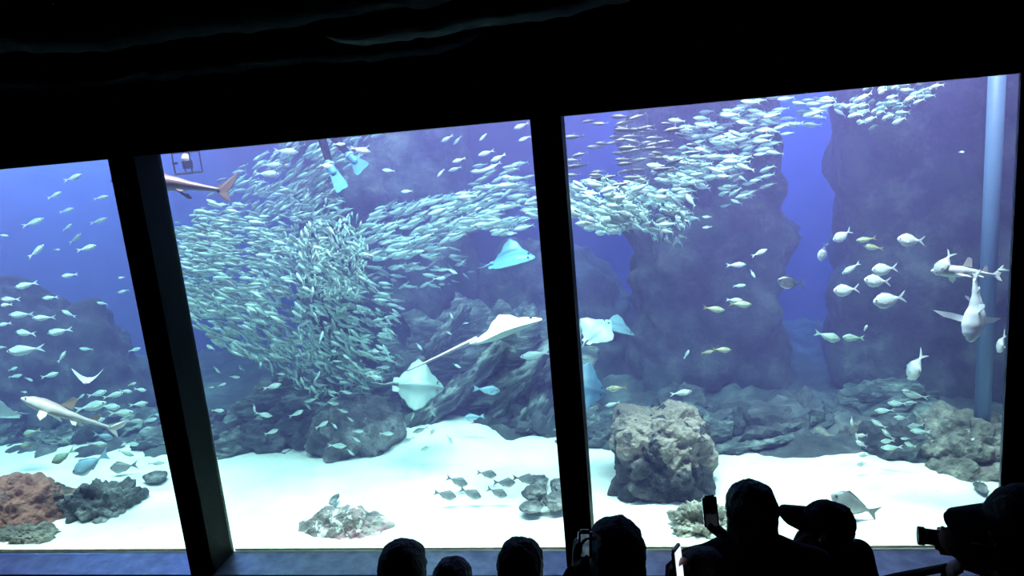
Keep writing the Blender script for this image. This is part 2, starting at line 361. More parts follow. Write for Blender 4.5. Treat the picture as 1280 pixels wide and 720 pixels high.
for i, (x, y, wd, h, lab) in enumerate([
    (669, 624, 30, 20, 'small blue grey stone left of the paired stones on the sand'), (696, 633, 36, 18, 'flat pale stone lowest of the stones by the mullion'),
    (699, 612, 24, 14, 'stone partly behind the mullion, highest of the stones on the sand'), (674, 604, 26, 8, 'long flat stone touching the tail of the rightmost bream'),
    (664, 636, 32, 7, 'thin pale crust of stone lying lowest on the sand'), (418, 626, 9, 5, 'tiny dark pebble on the sand above the pink rock'),
    (196, 600, 32, 12, 'dark flat stone on the sand beside the left mullion'), (1226, 612, 14, 8, 'little shiny stone in front of the right rocks')]):
    rock('stone', lab, x, y, (EYE.z-ZS)/-ray(x, y).z*.99, wd, h, .25, M['rock_grey'], 40+i, 3, amp=.3, ridge=.14, block=2.2, cat='stone')
# pale vertical pipe added in place of the acrylic panel edge
bm = bmesh.new(); pz = at(1226, 560, 8.9)
tube(bm, [(0, 0, -.3), (0, 0, 6)], .085, 20)
o = bm_obj('acrylic_edge', bm, M['pale_pipe'], smooth=True); o.location = (pz.x, pz.y, ZS)
tag(o, 'pale blue vertical pipe standing in for the acrylic panel edge at the right end', 'pipe')

# the rubble of the reef behind the sand: rocks that belong to the reef floor
reef = bpy.data.objects['floor_tank_reef']; rr_ = random.Random(9)
for i in range(46):
    x = -11.5+16.5*(i+rr_.uniform(-.4, .4))/46; y = reef_front(x)+rr_.uniform(.25, 1.7); s = rr_.uniform(.22, .5)
    bm = rock_mesh(200+i, s*rr_.uniform(.9, 1.7), s*.9, s*rr_.uniform(.45, .95), 4, amp=.3, ridge=.16, block=2.5, strata=1.5, tilt=(-.4, 0, .9))
    o = bm_obj('reef_rock', bm, M['rock_slope'] if i % 3 == 0 else M['rock_back'], reef); o.location = (x, y, ZS+.05+.03*(y-reef_front(x)))

# ------------------------------------------------------------------ fish
def interp(pts, t):
    for (a, p), (b, q) in zip(pts, pts[1:]):
        if t <= b:
            k = (t-a)/(b-a); k = k*k*(3-2*k); return p+(q-p)*k
    return pts[-1][1]
PROF = {   # half height along the body, 0 nose .. 1 tail root, as a share of the largest
    'slim':  [(0, .03), (.10, .48), (.30, .92), (.45, 1), (.65, .82), (.88, .3), (1, .16)],
    'deep':  [(0, .05), (.08, .45), (.25, .90), (.42, 1), (.62, .86), (.85, .3), (1, .13)],
    'bream': [(0, .05), (.10, .50), (.26, .93), (.38, 1), (.65, .72), (.88, .25), (1, .14)],
}
def paint(bm, fn):
    cl = bm.loops.layers.color.new('Col')
    for f in bm.faces:
        for l in f.loops: l[cl] = (*fn(l.vert.co), 1)
def blade(bm, outline, th, axis='y'):
    """a thin closed fin from a 2-D outline in the xz (axis y) or xy (axis z) plane, thick in the middle"""
    f = (lambda p, s: (p[0], s, p[1])) if axis == 'y' else (lambda p, s: (p[0], p[1], s))
    A = [bm.verts.new(f(p, th/2)) for p in outline]; B = [bm.verts.new(f(p, -th/2)) for p in outline]
    n = len(outline)
    bm.faces.new(A); bm.faces.new(B[::-1])
    for i in range(n): bm.faces.new((A[i], B[i], B[(i+1) % n], A[(i+1) % n]))
def body_bm(bm, L, h, wd, prof, ns, nr, bend=0, tail=.78):
    """body with its nose at +x; body proper fills the first share `tail` of the length"""
    rings = []
    for i in range(ns+1):
        t = i/ns; x = L*(.5-t*tail); r = interp(PROF[prof], t)
        zoff = -.06*h*math.sin(t*3.1)
        rings.append([bm.verts.new((x, wd/2*r*(.75 if t > .7 else 1)*math.sin(2*math.pi*k/nr), zoff+h/2*r*math.cos(2*math.pi*k/nr))) for k in range(nr)])
    for A, B in zip(rings, rings[1:]):
        for k in range(nr): bm.faces.new((A[k], B[k], B[(k+1) % nr], A[(k+1) % nr]))
    bm.faces.new(rings[0]); bm.faces.new(rings[-1][::-1])
def tail_outline(L, h, fork, tail=.78, span=.42):
    x0 = L*(.5-tail)+.02*L; x1 = -.5*L
    return [(x0, .06*h), (x0-.35*(x0-x1), .16*h), (x1, span*h*1.0), (x1+.05*L*1.0, span*h*.55), (x0-(x0-x1)*(1-fork), 0),
            (x1+.05*L, -span*h*.55), (x1, -span*h), (x0-.35*(x0-x1), -.16*h), (x0, -.06*h)]
def bend_bm(bm, L, amt):
    if amt:
        for v in bm.verts:
            t = .5-v.co.x/L; v.co.y += amt*L*math.sin(t*3.6)*t
def shade_fn(h, top, side, belly, stripe=None):
    def fn(p):
        t = p.z/h+.5
        if stripe and .52 < t < .68: return stripe
        c = [b+(s-b)*min(1, t/.5) for b, s in zip(belly, side)] if t < .5 else [s+(d-s)*min(1, (t-.5)/.4) for s, d in zip(side, top)]
        return c
    return fn
def fish_meshes(kind, L, h, wd, prof, fork, top, side, belly, stripe=None, fin=None, bend=.03, span=.40):
    """one mesh per part: body, tail_fin, dorsal_fin, anal_fin, pectoral_fin, eye"""
    out = []; fin = fin or side; sf = shade_fn(h, top, side, belly, stripe); ff = lambda p: fin
    def fin_part(name, outline, th, axis='y', move=None, fn=ff):
        bm = bmesh.new(); blade(bm, outline, th, axis)
        if move: bmesh.ops.transform(bm, matrix=move, verts=bm.verts)
        bend_bm(bm, L, bend); paint(bm, fn); out.append((name, bm))
    bm = bmesh.new(); body_bm(bm, L, h, wd, prof, 16, 12); bend_bm(bm, L, bend); paint(bm, sf); out.append(('body', bm))
    fin_part('tail_fin', tail_outline(L, h, fork, span=span), .012*L)
    z = lambda t: h/2*interp(PROF[prof], t)-.06*h*math.sin(t*3.1)
    zb = lambda t: -h/2*interp(PROF[prof], t)-.06*h*math.sin(t*3.1)
    X = lambda t: L*(.5-t*.78)
    fin_part('dorsal_fin', [(X(.28), z(.28)-.03*h), (X(.38), z(.38)+.09*h), (X(.6), z(.6)+.07*h), (X(.88), z(.88)+.04*h), (X(.9), z(.9)-.02*h), (X(.6), z(.6)-.06*h), (X(.4), z(.4)-.04*h)], .012*L)
    fin_part('anal_fin', [(X(.6), zb(.6)+.03*h), (X(.66), zb(.68)-.08*h), (X(.9), zb(.9)-.03*h), (X(.9), zb(.9)+.02*h), (X(.75), zb(.75)+.05*h)], .012*L)
    for s in (-1, 1):
        fin_part('pectoral_fin', [(0, 0), (-.10*L, .05*h), (-.17*L, -.04*h), (-.12*L, -.13*h), (-.03*L, -.07*h)], .01*L,
                 move=Matrix.Translation((X(.27), s*wd*.47, -.10*h)) @ Matrix.Rotation(-s*.5, 4, 'Z'))
        bm = bmesh.new(); bmesh.ops.create_icosphere(bm, subdivisions=1, radius=.028*L)
        bmesh.ops.transform(bm, matrix=Matrix.Translation((X(.11), s*wd*.24, .06*h)), verts=bm.verts)
        paint(bm, lambda p: (.02, .02, .025)); out.append(('eye', bm))
    res = []
    for nme, bm in out:
        me = bpy.data.meshes.new(kind+'_'+nme); bm.to_mesh(me); bm.free(); me.materials.append(M['fish'])
        if nme in ('body', 'eye'): me.polygons.foreach_set('use_smooth', [True]*len(me.polygons))
        res.append((nme, me))
    return res
def small_fish_bm(L, h, wd, top, side, belly, bend=0, ns=8, nr=8, fork=.6):
    bm = bmesh.new(); body_bm(bm, L, h, wd, 'slim', ns, nr, tail=.84)
    blade(bm, tail_outline(L, h, fork, .84, .5), .02*L)
    blade(bm, [(.08*L, .42*h), (0, .62*h), (-.12*L, .36*h), (-.08*L, .28*h)], .012*L)
    bend_bm(bm, L, bend); paint(bm, shade_fn(h, top, side, belly)); return bm
def heading(ang, away=0, right=True, lean=0):
    """matrix of a swimmer: ang = slope in the picture in degrees (positive = to the lower right), away = turn out of the picture"""
    a = math.radians(ang); d = RT*math.cos(a)-UP*math.sin(a)
    if not right: d = -d
    w_ = math.radians(away); d = (d*math.cos(w_)+FW*math.sin(w_)).normalized()
    up = UP if abs(d.dot(UP)) < .93 else (RT if d.dot(UP) < 0 else -RT)
    yv = up.cross(d).normalized(); zv = d.cross(yv)
    if lean: q = Matrix.Rotation(math.radians(lean), 3, d); yv = q @ yv; zv = q @ zv
    return Matrix((d, yv, zv)).transposed()

# the shoals of sardines -------------------------------------------------
SL = .25
TOP, SIDE, BEL = (.24, .46, .44), (.78, .92, .86), (.94, .95, .9)
sard = []
for k, bd in enumerate((-.09, -.03, .03, .09)):
    q_ = (.66, 1, .82, .92)[k]; bm = small_fish_bm(SL, SL*.24, SL*.16, *[tuple(c*q_ for c in cc) for cc in (TOP, SIDE, BEL)], bd)
    me = bpy.data.meshes.new('sardine_%d' % k); bm.to_mesh(me); bm.free(); me.materials.append(M['fish'])
    me.polygons.foreach_set('use_smooth', [True]*len(me.polygons)); sard.append(me)
dark = []  # near-black copies: the shade of silhouetted sardines put into their colour
for k, bd in enumerate((-.04, .04)):
    bm = small_fish_bm(SL, SL*.22, SL*.15, (.02, .035, .045), (.06, .09, .10), (.35, .4, .38), bd)
    me = bpy.data.meshes.new('dark_sardine_%d' % k); bm.to_mesh(me); bm.free(); me.materials.append(M['fish'])
    me.polygons.foreach_set('use_smooth', [True]*len(me.polygons)); dark.append(me)
LAB = {
    'ball': ('silver green sardine packed in the dense swirling fish ball of the middle pane', 'sardines of the swirling ball'),
    'haze': ('dim sardine in the sloping cloud of fish above the ball, left of the diver', 'sardines above the ball'),
    'band': ('slim silver sardine in the stream rising right from the ball to the mullion', 'sardines of the rising stream'),
    'pack': ('bright pale sardine in the tight white shoal at left of the right pane', 'sardines of the white shoal'),
    'dark': ('dark silhouetted sardine strung out above the white shoal in the right pane', 'dark sardines above the white shoal'),
    'trail': ('pale sardine of the thin shoal trailing along the top of the right pane', 'sardines along the top of the right pane'),
    'heads': ('small bright white fish seen head-on in the cluster at the top right', 'white fish of the top right cluster'),
}
# (shoal, middle x, y, half width, half height, turn of the patch, count, slope, slope spread, away, away spread, size in px, near, far, heading right)
PATCH = [
    ('ball', 292, 330, 66, 62, 20, 420, 8, 9, 10, 22, 25, 8.9, 11.0, False),
    ('ball', 262, 300, 40, 36, 10, 100, 3, 8, 10, 22, 23, 9.2, 11.2, False),
    ('ball', 300, 405, 66, 34, 33, 230, 27, 9, 10, 25, 25, 8.8, 10.8, False),
    ('ball', 380, 375, 58, 78, 0, 400, 40, 28, 25, 40, 22, 9.0, 11.2, False),
    ('ball', 415, 320, 42, 44, 0, 250, 62, 38, 55, 30, 20, 8.2, 9.8, False),
    ('ball', 400, 455, 62, 36, 10, 210, 38, 30, 20, 40, 20, 9.0, 10.8, False),
    ('ball', 462, 410, 36, 56, 0, 110, 18, 14, 10, 25, 24, 9.2, 11.0, False),
    ('ball', 370, 275, 60, 34, -30, 150, -12, 22, 15, 30, 21, 9.3, 11.3, False),
    ('ball', 395, 262, 22, 24, 0, 26, -55, 30, 20, 40, 17, 9.0, 10.5, False),
    ('haze', 375, 218, 66, 38, -25, 130, -36, 9, 5, 20, 25, 10.2, 11.3, False),
    ('haze', 320, 240, 50, 30, -20, 50, -25, 12, 5, 20, 24, 10.2, 11.2, False),
    ('haze', 430, 182, 40, 16, -10, 26, -30, 9, 5, 20, 24, 10.2, 11.3, False),
    ('band', 520, 283, 78, 32, -14, 190, -22, 9, 5, 18, 27, 9.4, 11.4, False),
    ('band', 620, 262, 58, 30, -6, 130, -10, 9, 5, 18, 28, 9.2, 11.2, False),
    ('band', 632, 225, 44, 22, 0, 20, -14, 9, 5, 15, 25, 9.4, 11.0, False),
    ('band', 515, 330, 62, 28, -8, 85, -8, 20, 5, 25, 23, 9.8, 11.8, False),
    ('band', 560, 330, 30, 24, 0, 14, 0, 30, 5, 25, 17, 10, 11.8, False),
    ('pack', 752, 258, 40, 28, 22, 125, 17, 13, 25, 25, 24, 8.1, 9.5, False),
    ('pack', 815, 262, 48, 26, 5, 95, 24, 22, 35, 30, 20, 8.2, 9.8, False),
    ('pack', 850, 225, 62, 26, -18, 90, 6, 14, 20, 25, 22, 8.5, 10.2, False),
    ('pack', 838, 292, 22, 20, 0, 16, 55, 25, 45, 30, 17, 9, 10.4, False),
    ('dark', 765, 185, 60, 44, 0, 40, -4, 7, 5, 15, 24, 8.2, 9.4, False),
    ('dark', 830, 178, 40, 34, 0, 26, -2, 7, 5, 15, 23, 8.2, 9.6, False),
    ('trail', 905, 180, 66, 36, -12, 120, 2, 10, 20, 20, 22, 8.8, 10.7, False),
    ('trail', 985, 140, 66, 24, -6, 66, 4, 9, 25, 20, 20, 8.8, 10.7, False),
    ('trail', 930, 225, 34, 26, -30, 34, -8, 18, 30, 25, 18, 8.8, 10.6, False),
    ('heads', 1118, 122, 50, 22, -14, 62, 0, 25, 72, 14, 17, 8.2, 9.4, False),
    ('heads', 1095, 140, 46, 20, 0, 16, 0, 30, 72, 14, 16, 8.2, 9.4, False),
]
rnd = random.Random(5); ALL = []
for (sh, cx, cy, rx, ry, rot, cnt, an, aj, aw, awj, px, y0, y1, right) in PATCH:
    cr_, sr_ = math.cos(math.radians(rot)), math.sin(math.radians(rot))
    for _ in range(int(cnt*(1.3 if sh == 'ball' else 1))):
        r = math.sqrt(rnd.random())*(1+abs(rnd.gauss(0, .16))); t = rnd.uniform(0, 2*math.pi); ex, ey = rx*r*math.cos(t), ry*r*math.sin(t)
        x, y = cx+ex*cr_-ey*sr_, cy+ex*sr_+ey*cr_
        p = at(x, y, rnd.uniform(y0, y1))
        if p.z > 5.6: continue
        s = px*(.86 if sh == 'ball' else .94)*rnd.uniform(.82, 1.18)*10.0/FPX/SL
        fat = {'pack': 1.3, 'heads': 1.35, 'band': .95, 'trail': 1.15}.get(sh, 1.02)
        ALL.append((p, heading(an+rnd.gauss(0, aj), aw+rnd.gauss(0, awj), right, rnd.uniform(-25, 25)), s, fat, rnd.choice(dark if sh == 'dark' else sard), sh, x, y))
# the 300 that show largest are individuals, the rest one shoal
quota = {'ball': 120, 'haze': 14, 'band': 66, 'pack': 46, 'dark': 24, 'trail': 20, 'heads': 10}
ALL.sort(key=lambda a: (a[0]-EYE).length/a[2])
rest = []
for a in ALL:
    p, R_, s, fat, me, sh, x, y = a
    if quota[sh] > 0:
        quota[sh] -= 1
        o = bpy.data.objects.new('sardine', me); C.objects.link(o)
        o.matrix_world = Matrix.Translation(p) @ R_.to_4x4() @ Matrix.Diagonal((s, s*fat, s*fat, 1))
        tag(o, LAB[sh][0], 'fish', LAB[sh][1])
    else: rest.append(a)
vs_, fs_, cs_ = [], [], []
cache = {}
for me in sard+dark:
    cache[me.name] = ([v.co.copy() for v in me.vertices], [tuple(q.vertices) for q in me.polygons], [tuple(c.color) for c in me.color_attributes['Col'].data])
for p, R_, s, fat, me, sh, x, y in rest:
    V, Fc, Cc = cache[me.name]; b0 = len(vs_)
    for v in V: vs_.append(p+R_ @ Vector((v.x*s, v.y*s*fat, v.z*s*fat)))
    fs_.extend([tuple(i+b0 for i in f) for f in Fc]); cs_.extend(Cc)
me = bpy.data.meshes.new('sardine_shoal'); me.from_pydata(vs_, [], fs_)
ca = me.color_attributes.new('Col', 'BYTE_COLOR', 'CORNER')
ca.data.foreach_set('color', [c for col in cs_ for c in col])
me.polygons.foreach_set('use_smooth', [True]*len(me.polygons))
tag(link('sardine_shoal', me, M['fish']), 'countless smaller sardines filling out the shoals deeper in the tank', 'fish shoal', kind='stuff')

# the fish that swim apart ------------------------------------------------
KIND = {   # meshes of length 1
    'silver': fish_meshes('silver', 1, .27, .15, 'slim', .5, (.42, .56, .56), (.86, .92, .90), (.88, .92, .86)),
    'yellow': fish_meshes('yellow', 1, .29, .15, 'slim', .5, (.30, .36, .22), (.66, .74, .62), (.9, .9, .84), (.70, .66, .30), (.62, .58, .28)),
    'blue': fish_meshes('blue', 1, .34, .16, 'bream', .25, (.40, .55, .66), (.62, .76, .84), (.75, .84, .88)),
    'pale': fish_meshes('pale', 1, .46, .18, 'deep', .62, (.62, .66, .68), (.84, .85, .84), (.92, .92, .9), None, (.78, .80, .80)),
    'darkback': fish_meshes('darkback', 1, .44, .18, 'deep', .6, (.05, .06, .08), (.16, .18, .2), (.8, .8, .76)),
    'bream': fish_meshes('bream', 1, .40, .18, 'bream', .4, (.38, .37, .39), (.58, .57, .58), (.74, .73, .72), None, (.48, .46, .46)),
    'green': fish_meshes('green', 1, .34, .16, 'bream', .45, (.38, .48, .42), (.66, .78, .68), (.82, .86, .78)),
}
SMALL = {}
for nm, cols in (('silver', ((.42, .56, .56), (.82, .90, .88), (.88, .92, .86))), ('yellow', ((.34, .40, .2), (.75, .75, .55), (.9, .9, .82))),
                 ('blue', ((.40, .55, .66), (.62, .76, .84), (.75, .84, .88))), ('pale', ((.7, .72, .72), (.88, .88, .86), (.93, .93, .9)))):
    me = bpy.data.meshes.new('small_'+nm); b_ = small_fish_bm(1, .36 if nm == 'pale' else .28, .16, *cols, bend=.05); b_.to_mesh(me); b_.free()
    me.materials.append(M['fish']); SMALL[nm] = me
def loose(kind, x, y, px, ang=0, right=True, Y=9.2, away=0, label='', group=None, name=None, lean=0):
    p = at(x, y, Y); s = px*mpp(p)/max(.45, math.cos(math.radians(away)))
    mw = Matrix.Translation(p) @ heading(ang, away, right, lean).to_4x4() @ Matrix.Scale(s, 4)
    nm = name or {'bream': 'bream', 'pale': 'trevally', 'darkback': 'trevally', 'yellow': 'fusilier', 'blue': 'wrasse', 'green': 'parrotfish'}.get(kind, 'silver_fish')
    if px < 17.5 and kind in SMALL:
        o = bpy.data.objects.new(nm, SMALL[kind]); C.objects.link(o)
    else:
        o = bpy.data.objects.new(nm, None); C.objects.link(o); o.empty_display_size = .1
        for pn, me in KIND[kind]:
            c = bpy.data.objects.new(pn, me); C.objects.link(c); c.parent = o
    o.matrix_world = mw
    tag(o, label, 'fish', group); return o
def cluster(kind, label, group, Y, items):
    for i, (x, y, px, ang, right) in enumerate(items):
        loose(kind, x, y, px, ang, right, Y+.5*math.sin(i*2.4+x), 15*math.sin(i*1.7), label, group)
# left pane
G1, L1 = 'slim fish of the bright upper water', 'slim pale fish drifting in the bright upper water of the left pane'
cluster('silver', L1, G1, 10.2, [(68, 244, 20, -25, True), (41, 278, 26, -25, True), (83, 263, 20, -15, True), (84, 284, 16, -30, True), (123, 276, 22, -20, True),
    (126, 247, 18, -15, True), (94, 298, 22, -35, True), (71, 312, 10, 0, True), (4, 294, 12, 5, True)])
for a in [('silver', 91, 222, 25, -20, True, 9.6, 0, 'slim pale fish highest of all near the top edge of the left pane'),
    ('silver', 45, 314, 26, -40, True, 9.6, 0, 'pale fish tilted steeply nose up in the left pane, left of the plump one'),
    ('silver', 108, 310, 26, -15, True, 9.0, 0, 'plump pale fish just above the dark rock peak in the left pane'),
    ('silver', 87, 344, 22, -8, False, 9.3, 0, 'pale fish right at the tip of the dark rock peak in the left pane'),
    ('silver', 33, 356, 30, -12, False, 9.2, 0, 'pale fish left of the rock peak, above the loose shoal of the left pane'),
    ('silver', 63, 372, 21, -5, False, 9.4, 0, 'small pale fish alone on the dark rock under the peak in the left pane'),
    ('silver', 86, 392, 20, 25, False, 9.6, 0, 'pale fish diving nose down across the dark rock in the left pane'),
    ('silver', 75, 414, 32, -10, False, 9.1, 0, 'blurred long pale fish in mid water of the left pane, right of the loose shoal'),
    ('silver', 32, 437, 48, -6, False, 8.6, 0, 'largest and longest pale fish at the bottom of the loose shoal in the left pane'),
    ('blue', 113, 579, 58, -28, False, 8.6, 10, 'large pale blue fish hanging over the rocks of the left pane'),
    ('green', 79, 570, 34, -30, False, 8.4, 0, 'pale green fish with a forked tail left of the large blue fish'),
    ('green', 40, 540, 24, -14, False, 8.4, 0, 'upper of two green fish below the shark in the left pane'),
    ('green', 37, 555, 24, -12, False, 8.4, 0, 'lower of two green fish below the shark in the left pane'),
    ('silver', 113, 508, 42, -14, True, 8.9, 0, 'longest blue white fish of the group over the shark tail in the left pane'),
    ('blue', 129, 545, 24, 12, True, 8.7, 0, 'bluish fish half hidden below the shark tail in the left pane'),
    ('silver', 121, 555, 25, 0, True, 8.3, 0, 'bright fish swimming level below the shark tail in the left pane'),
    ('silver', 157, 566, 23, 18, True, 8.6, 0, 'pale fish tilted down beside the left mullion, nearest the sand'),
    ('green', 83, 552, 12, 30, False, 8.7, 0, 'small greenish fish above the tail of the pale green fish'),
    ('bream', 155, 583, 36, -8, False, 8.9, 0, 'grey green fish hovering over the sand beside the large blue fish'),
    ('silver', 77, 446, 18, -55, True, 9.4, 0, 'small pale fish pointing steeply up left of the little ray'),
    ('silver', 62, 469, 23, -15, True, 9.0, 0, 'pale fish directly above the shark head in the left pane'),
    ]: loose(*a)
cluster('silver', 'pale fish of the loose shoal at the left edge of the photo', 'loose shoal at the left edge', 9.1,
    [(13, 374, 25, 0, False), (8, 381, 19, -5, False), (27, 393, 31, -2, False), (55, 397, 26, -2, False), (6, 405, 19, -10, False), (32, 416, 30, 5, False), (2, 434, 12, 0, False)])
cluster('silver', 'small pale fish beside the left mullion above the little ray', 'small fish by the left mullion', 9.6,
    [(128, 379, 15, 10, False), (152, 347, 11, -5, False), (154, 364, 15, -15, False), (108, 436, 16, 5, False), (168, 437, 16, -15, True), (66, 413, 14, -10, False)])
cluster('silver', 'tiny pale fish near the shark head in the left pane', 'tiny fish by the shark head', 9.4, [(16, 461, 13, -20, True), (19, 470, 16, -10, True), (36, 474, 12, 20, True), (30, 490, 10, 0, True), (101, 496, 11, -40, True)])
cluster('silver', 'pale fish of the group between the shark tail and the left mullion', 'fish above the shark tail', 8.9,
    [(121, 492, 26, -15, True), (141, 494, 24, -15, True), (157, 489, 18, 5, True), (175, 487, 18, 5, True), (165, 480, 11, -20, True), (173, 505, 22, -8, True), (137, 508, 29, 0, True),
     (151, 516, 34, -5, True), (168, 526, 19, 0, True), (188, 525, 17, -15, True), (121, 525, 24, -10, True), (164, 555, 20, 0, True), (195, 579, 20, 0, True)])
# middle pane, loose fish
for a in [('silver', 357, 189, 32, 5, True, 9.6, 0, 'large pale blue fish highest over the cloud of dim sardines'),
    ('silver', 339, 206, 27, 0, True, 9.8, 0, 'upper of two overlapping pale fish below the large pale blue fish'),
    ('silver', 333, 217, 31, 0, True, 9.6, 0, 'lower of two overlapping pale fish below the large pale blue fish'),
    ('silver', 450, 187, 27, 12, True, 9.0, 0, 'pale green curved fish just right of the diver'),
    ('silver', 424, 180, 16, 0, True, 8.6, 0, 'bright small fish crossing in front of the diver between the legs'),
    ('pale', 407, 207, 17, 4, True, 8.5, 0, 'bright white fish at the ankle of the diver'),
    ('silver', 486, 213, 17, 5, False, 9.3, 0, 'small plump fish alone in dark water right of the diver'),
    ('silver', 509, 239, 16, -4, False, 9.3, 0, 'small fish alone above the rising stream of sardines'),
    ('silver', 340, 483, 24, -15, True, 8.8, 0, 'pale fish lying along the lower edge of the fish ball'),
    ('silver', 329, 518, 23, 10, True, 8.8, 0, 'pale fish swimming under a small upright one below the ball'),
    ('silver', 318, 510, 12, 80, True, 8.8, 0, 'little fish standing upright below the fish ball'),
    ('silver', 339, 540, 19, -20, True, 8.9, 0, 'pale fish with yellowish fin low before the bluish slope'),
    ('silver', 370, 517, 20, -25, True, 9.0, 0, 'blue grey fish tilted up between the ball and the boulder'),
    ('silver', 272, 513, 17, 0, True, 8.6, 0, 'pale fish next to the left mullion in the middle pane, lowest there'),
    ('silver', 402, 531, 19, -30, True, 9.0, 0, 'pale fish tilted up left of the rounded boulder'),
    ('silver', 421, 557, 24, 2, True, 8.8, 0, 'bright fish at the left foot of the rounded boulder'),
    ('silver', 483, 542, 19, 0, True, 8.9, 0, 'pale fish level in front of the rounded boulder, at its right side'),
    ('silver', 526, 537, 22, -20, False, 8.9, 0, 'topmost of the pale fish between the boulder and the pale ray'),
    ('silver', 510, 550, 20, -22, False, 8.9, 0, 'pale fish just below and left of the topmost one by the pale ray'),
    ('silver', 533, 560, 16, -20, False, 8.8, 0, 'small pale fish lowest over the sand mound'),
    ('pale', 540, 540, 13, -60, True, 8.7, 0, 'small bright yellowish fish pointing up over the sand mound'),
    ('silver', 562, 549, 14, 60, True, 8.9, 0, 'small pale fish nose down over the sand mound'),
    ('blue', 593, 521, 26, -5, False, 9.5, 0, 'pale blue fish before the streaked slope, low down'),
    ('blue', 608, 487, 34, 5, True, 9.8, 0, 'round blue fish against the streaked rock slope right of the pale ray'),
    ('silver', 669, 443, 38, -10, False, 9.6, 0, 'long blue fish close under the white ray beside the mullion'),
    ('silver', 571, 457, 12, 30, True, 9.4, 0, 'tiny pale fish below the white ray tail'),
    ('silver', 524, 433, 13, 50, True, 9.4, 0, 'tiny pale fish left of the white ray tail tip'),
    ('silver', 515, 521, 12, -70, True, 9.0, 0, 'tiny upright blue fish right above the sand mound fish'),
    ('silver', 541, 515, 14, 60, True, 9.2, 0, 'tiny blue fish nose down beneath the pale ray'),
    ('silver', 695, 537, 9, 0, True, 9.2, 0, 'tiny bright fish touching the mullion above the sand')]: loose(*a)
cluster('silver', 'slim fish scattered above the rising stream near the top of the middle pane', 'fish above the rising stream', 9.8,
    [(559, 173, 18, -30, False), (572, 175, 15, -45, False), (604, 171, 14, -45, False), (608, 191, 22, -20, False), (623, 197, 22, -25, False), (598, 214, 20, 0, False), (574, 200, 18, -20, False),
     (569, 211, 18, -20, False), (551, 216, 14, -45, False), (656, 173, 17, -20, False), (652, 157, 22, -25, False), (640, 211, 20, 0, False), (635, 221, 18, 0, False), (640, 292, 14, -10, False)])
cluster('silver', 'small silver fish stepping down between the fish ball and the rounded boulder', 'fish below the ball', 9.2,
    [(385, 508, 12, 45, True), (401, 504, 16, 10, True), (416, 504, 16, 5, True), (418, 532, 11, 40, True), (407, 515, 14, 5, True), (428, 513, 15, 20, True), (438, 524, 11, 30, True), (447, 539, 15, 0, True),
     (445, 549, 13, 35, True), (477, 548, 12, 30, True), (399, 554, 13, -25, True), (438, 565, 13, 40, True), (469, 576, 12, -50, True), (448, 460, 17, 20, True), (467, 439, 15, 5, True), (480, 440, 16, 8, True),
     (479, 459, 17, 0, True), (467, 471, 20, 10, True), (455, 484, 16, 15, True), (432, 490, 16, 15, True)])
cluster('silver', 'tiny pale fish in open water beside the left mullion under the ball', 'tiny fish under the left flank of the ball', 9.0, [(271, 462, 12, 45, True), (293, 471, 13, 5, True), (277, 481, 12, -20, True), (264, 484, 9, -10, True)])
cluster('silver', 'tiny fish in the dark gap between the rising stream and the white ray', 'tiny fish in the dark gap', 9.8, [(564, 394, 10, 60, True), (561, 416, 9, 30, True), (565, 339, 15, 25, True), (549, 348, 18, -5, True), (500, 385, 13, 15, True), (493, 393, 14, 25, True), (582, 404, 8, -10, True)])
# breams lying over the sand
for x, y, px, an, rt, lab in [(608, 592, 26, 8, True, 'grey brown bream highest over the sand of the middle pane'), (571, 601, 29, 18, True, 'grey brown bream at left, directly above the lowest pair over the sand'),
    (556, 618, 30, 12, True, 'leftmost and darkest grey brown bream over the sand'), (588, 616, 30, 22, True, 'grey brown bream between the leftmost one and the stones, lowest of all'),
    (630, 603, 29, 0, True, 'grey brown bream in the centre of the group above the long flat stone'), (655, 598, 31, 4, True, 'rightmost grey brown bream over the sand, near the mullion'),
    (621, 615, 28, 20, True, 'grey brown bream just left of the long flat stone')]:
    loose('bream', x, y, px, an, rt, (EYE.z-ZS-.16)/-ray(x, y).z, 0, lab)
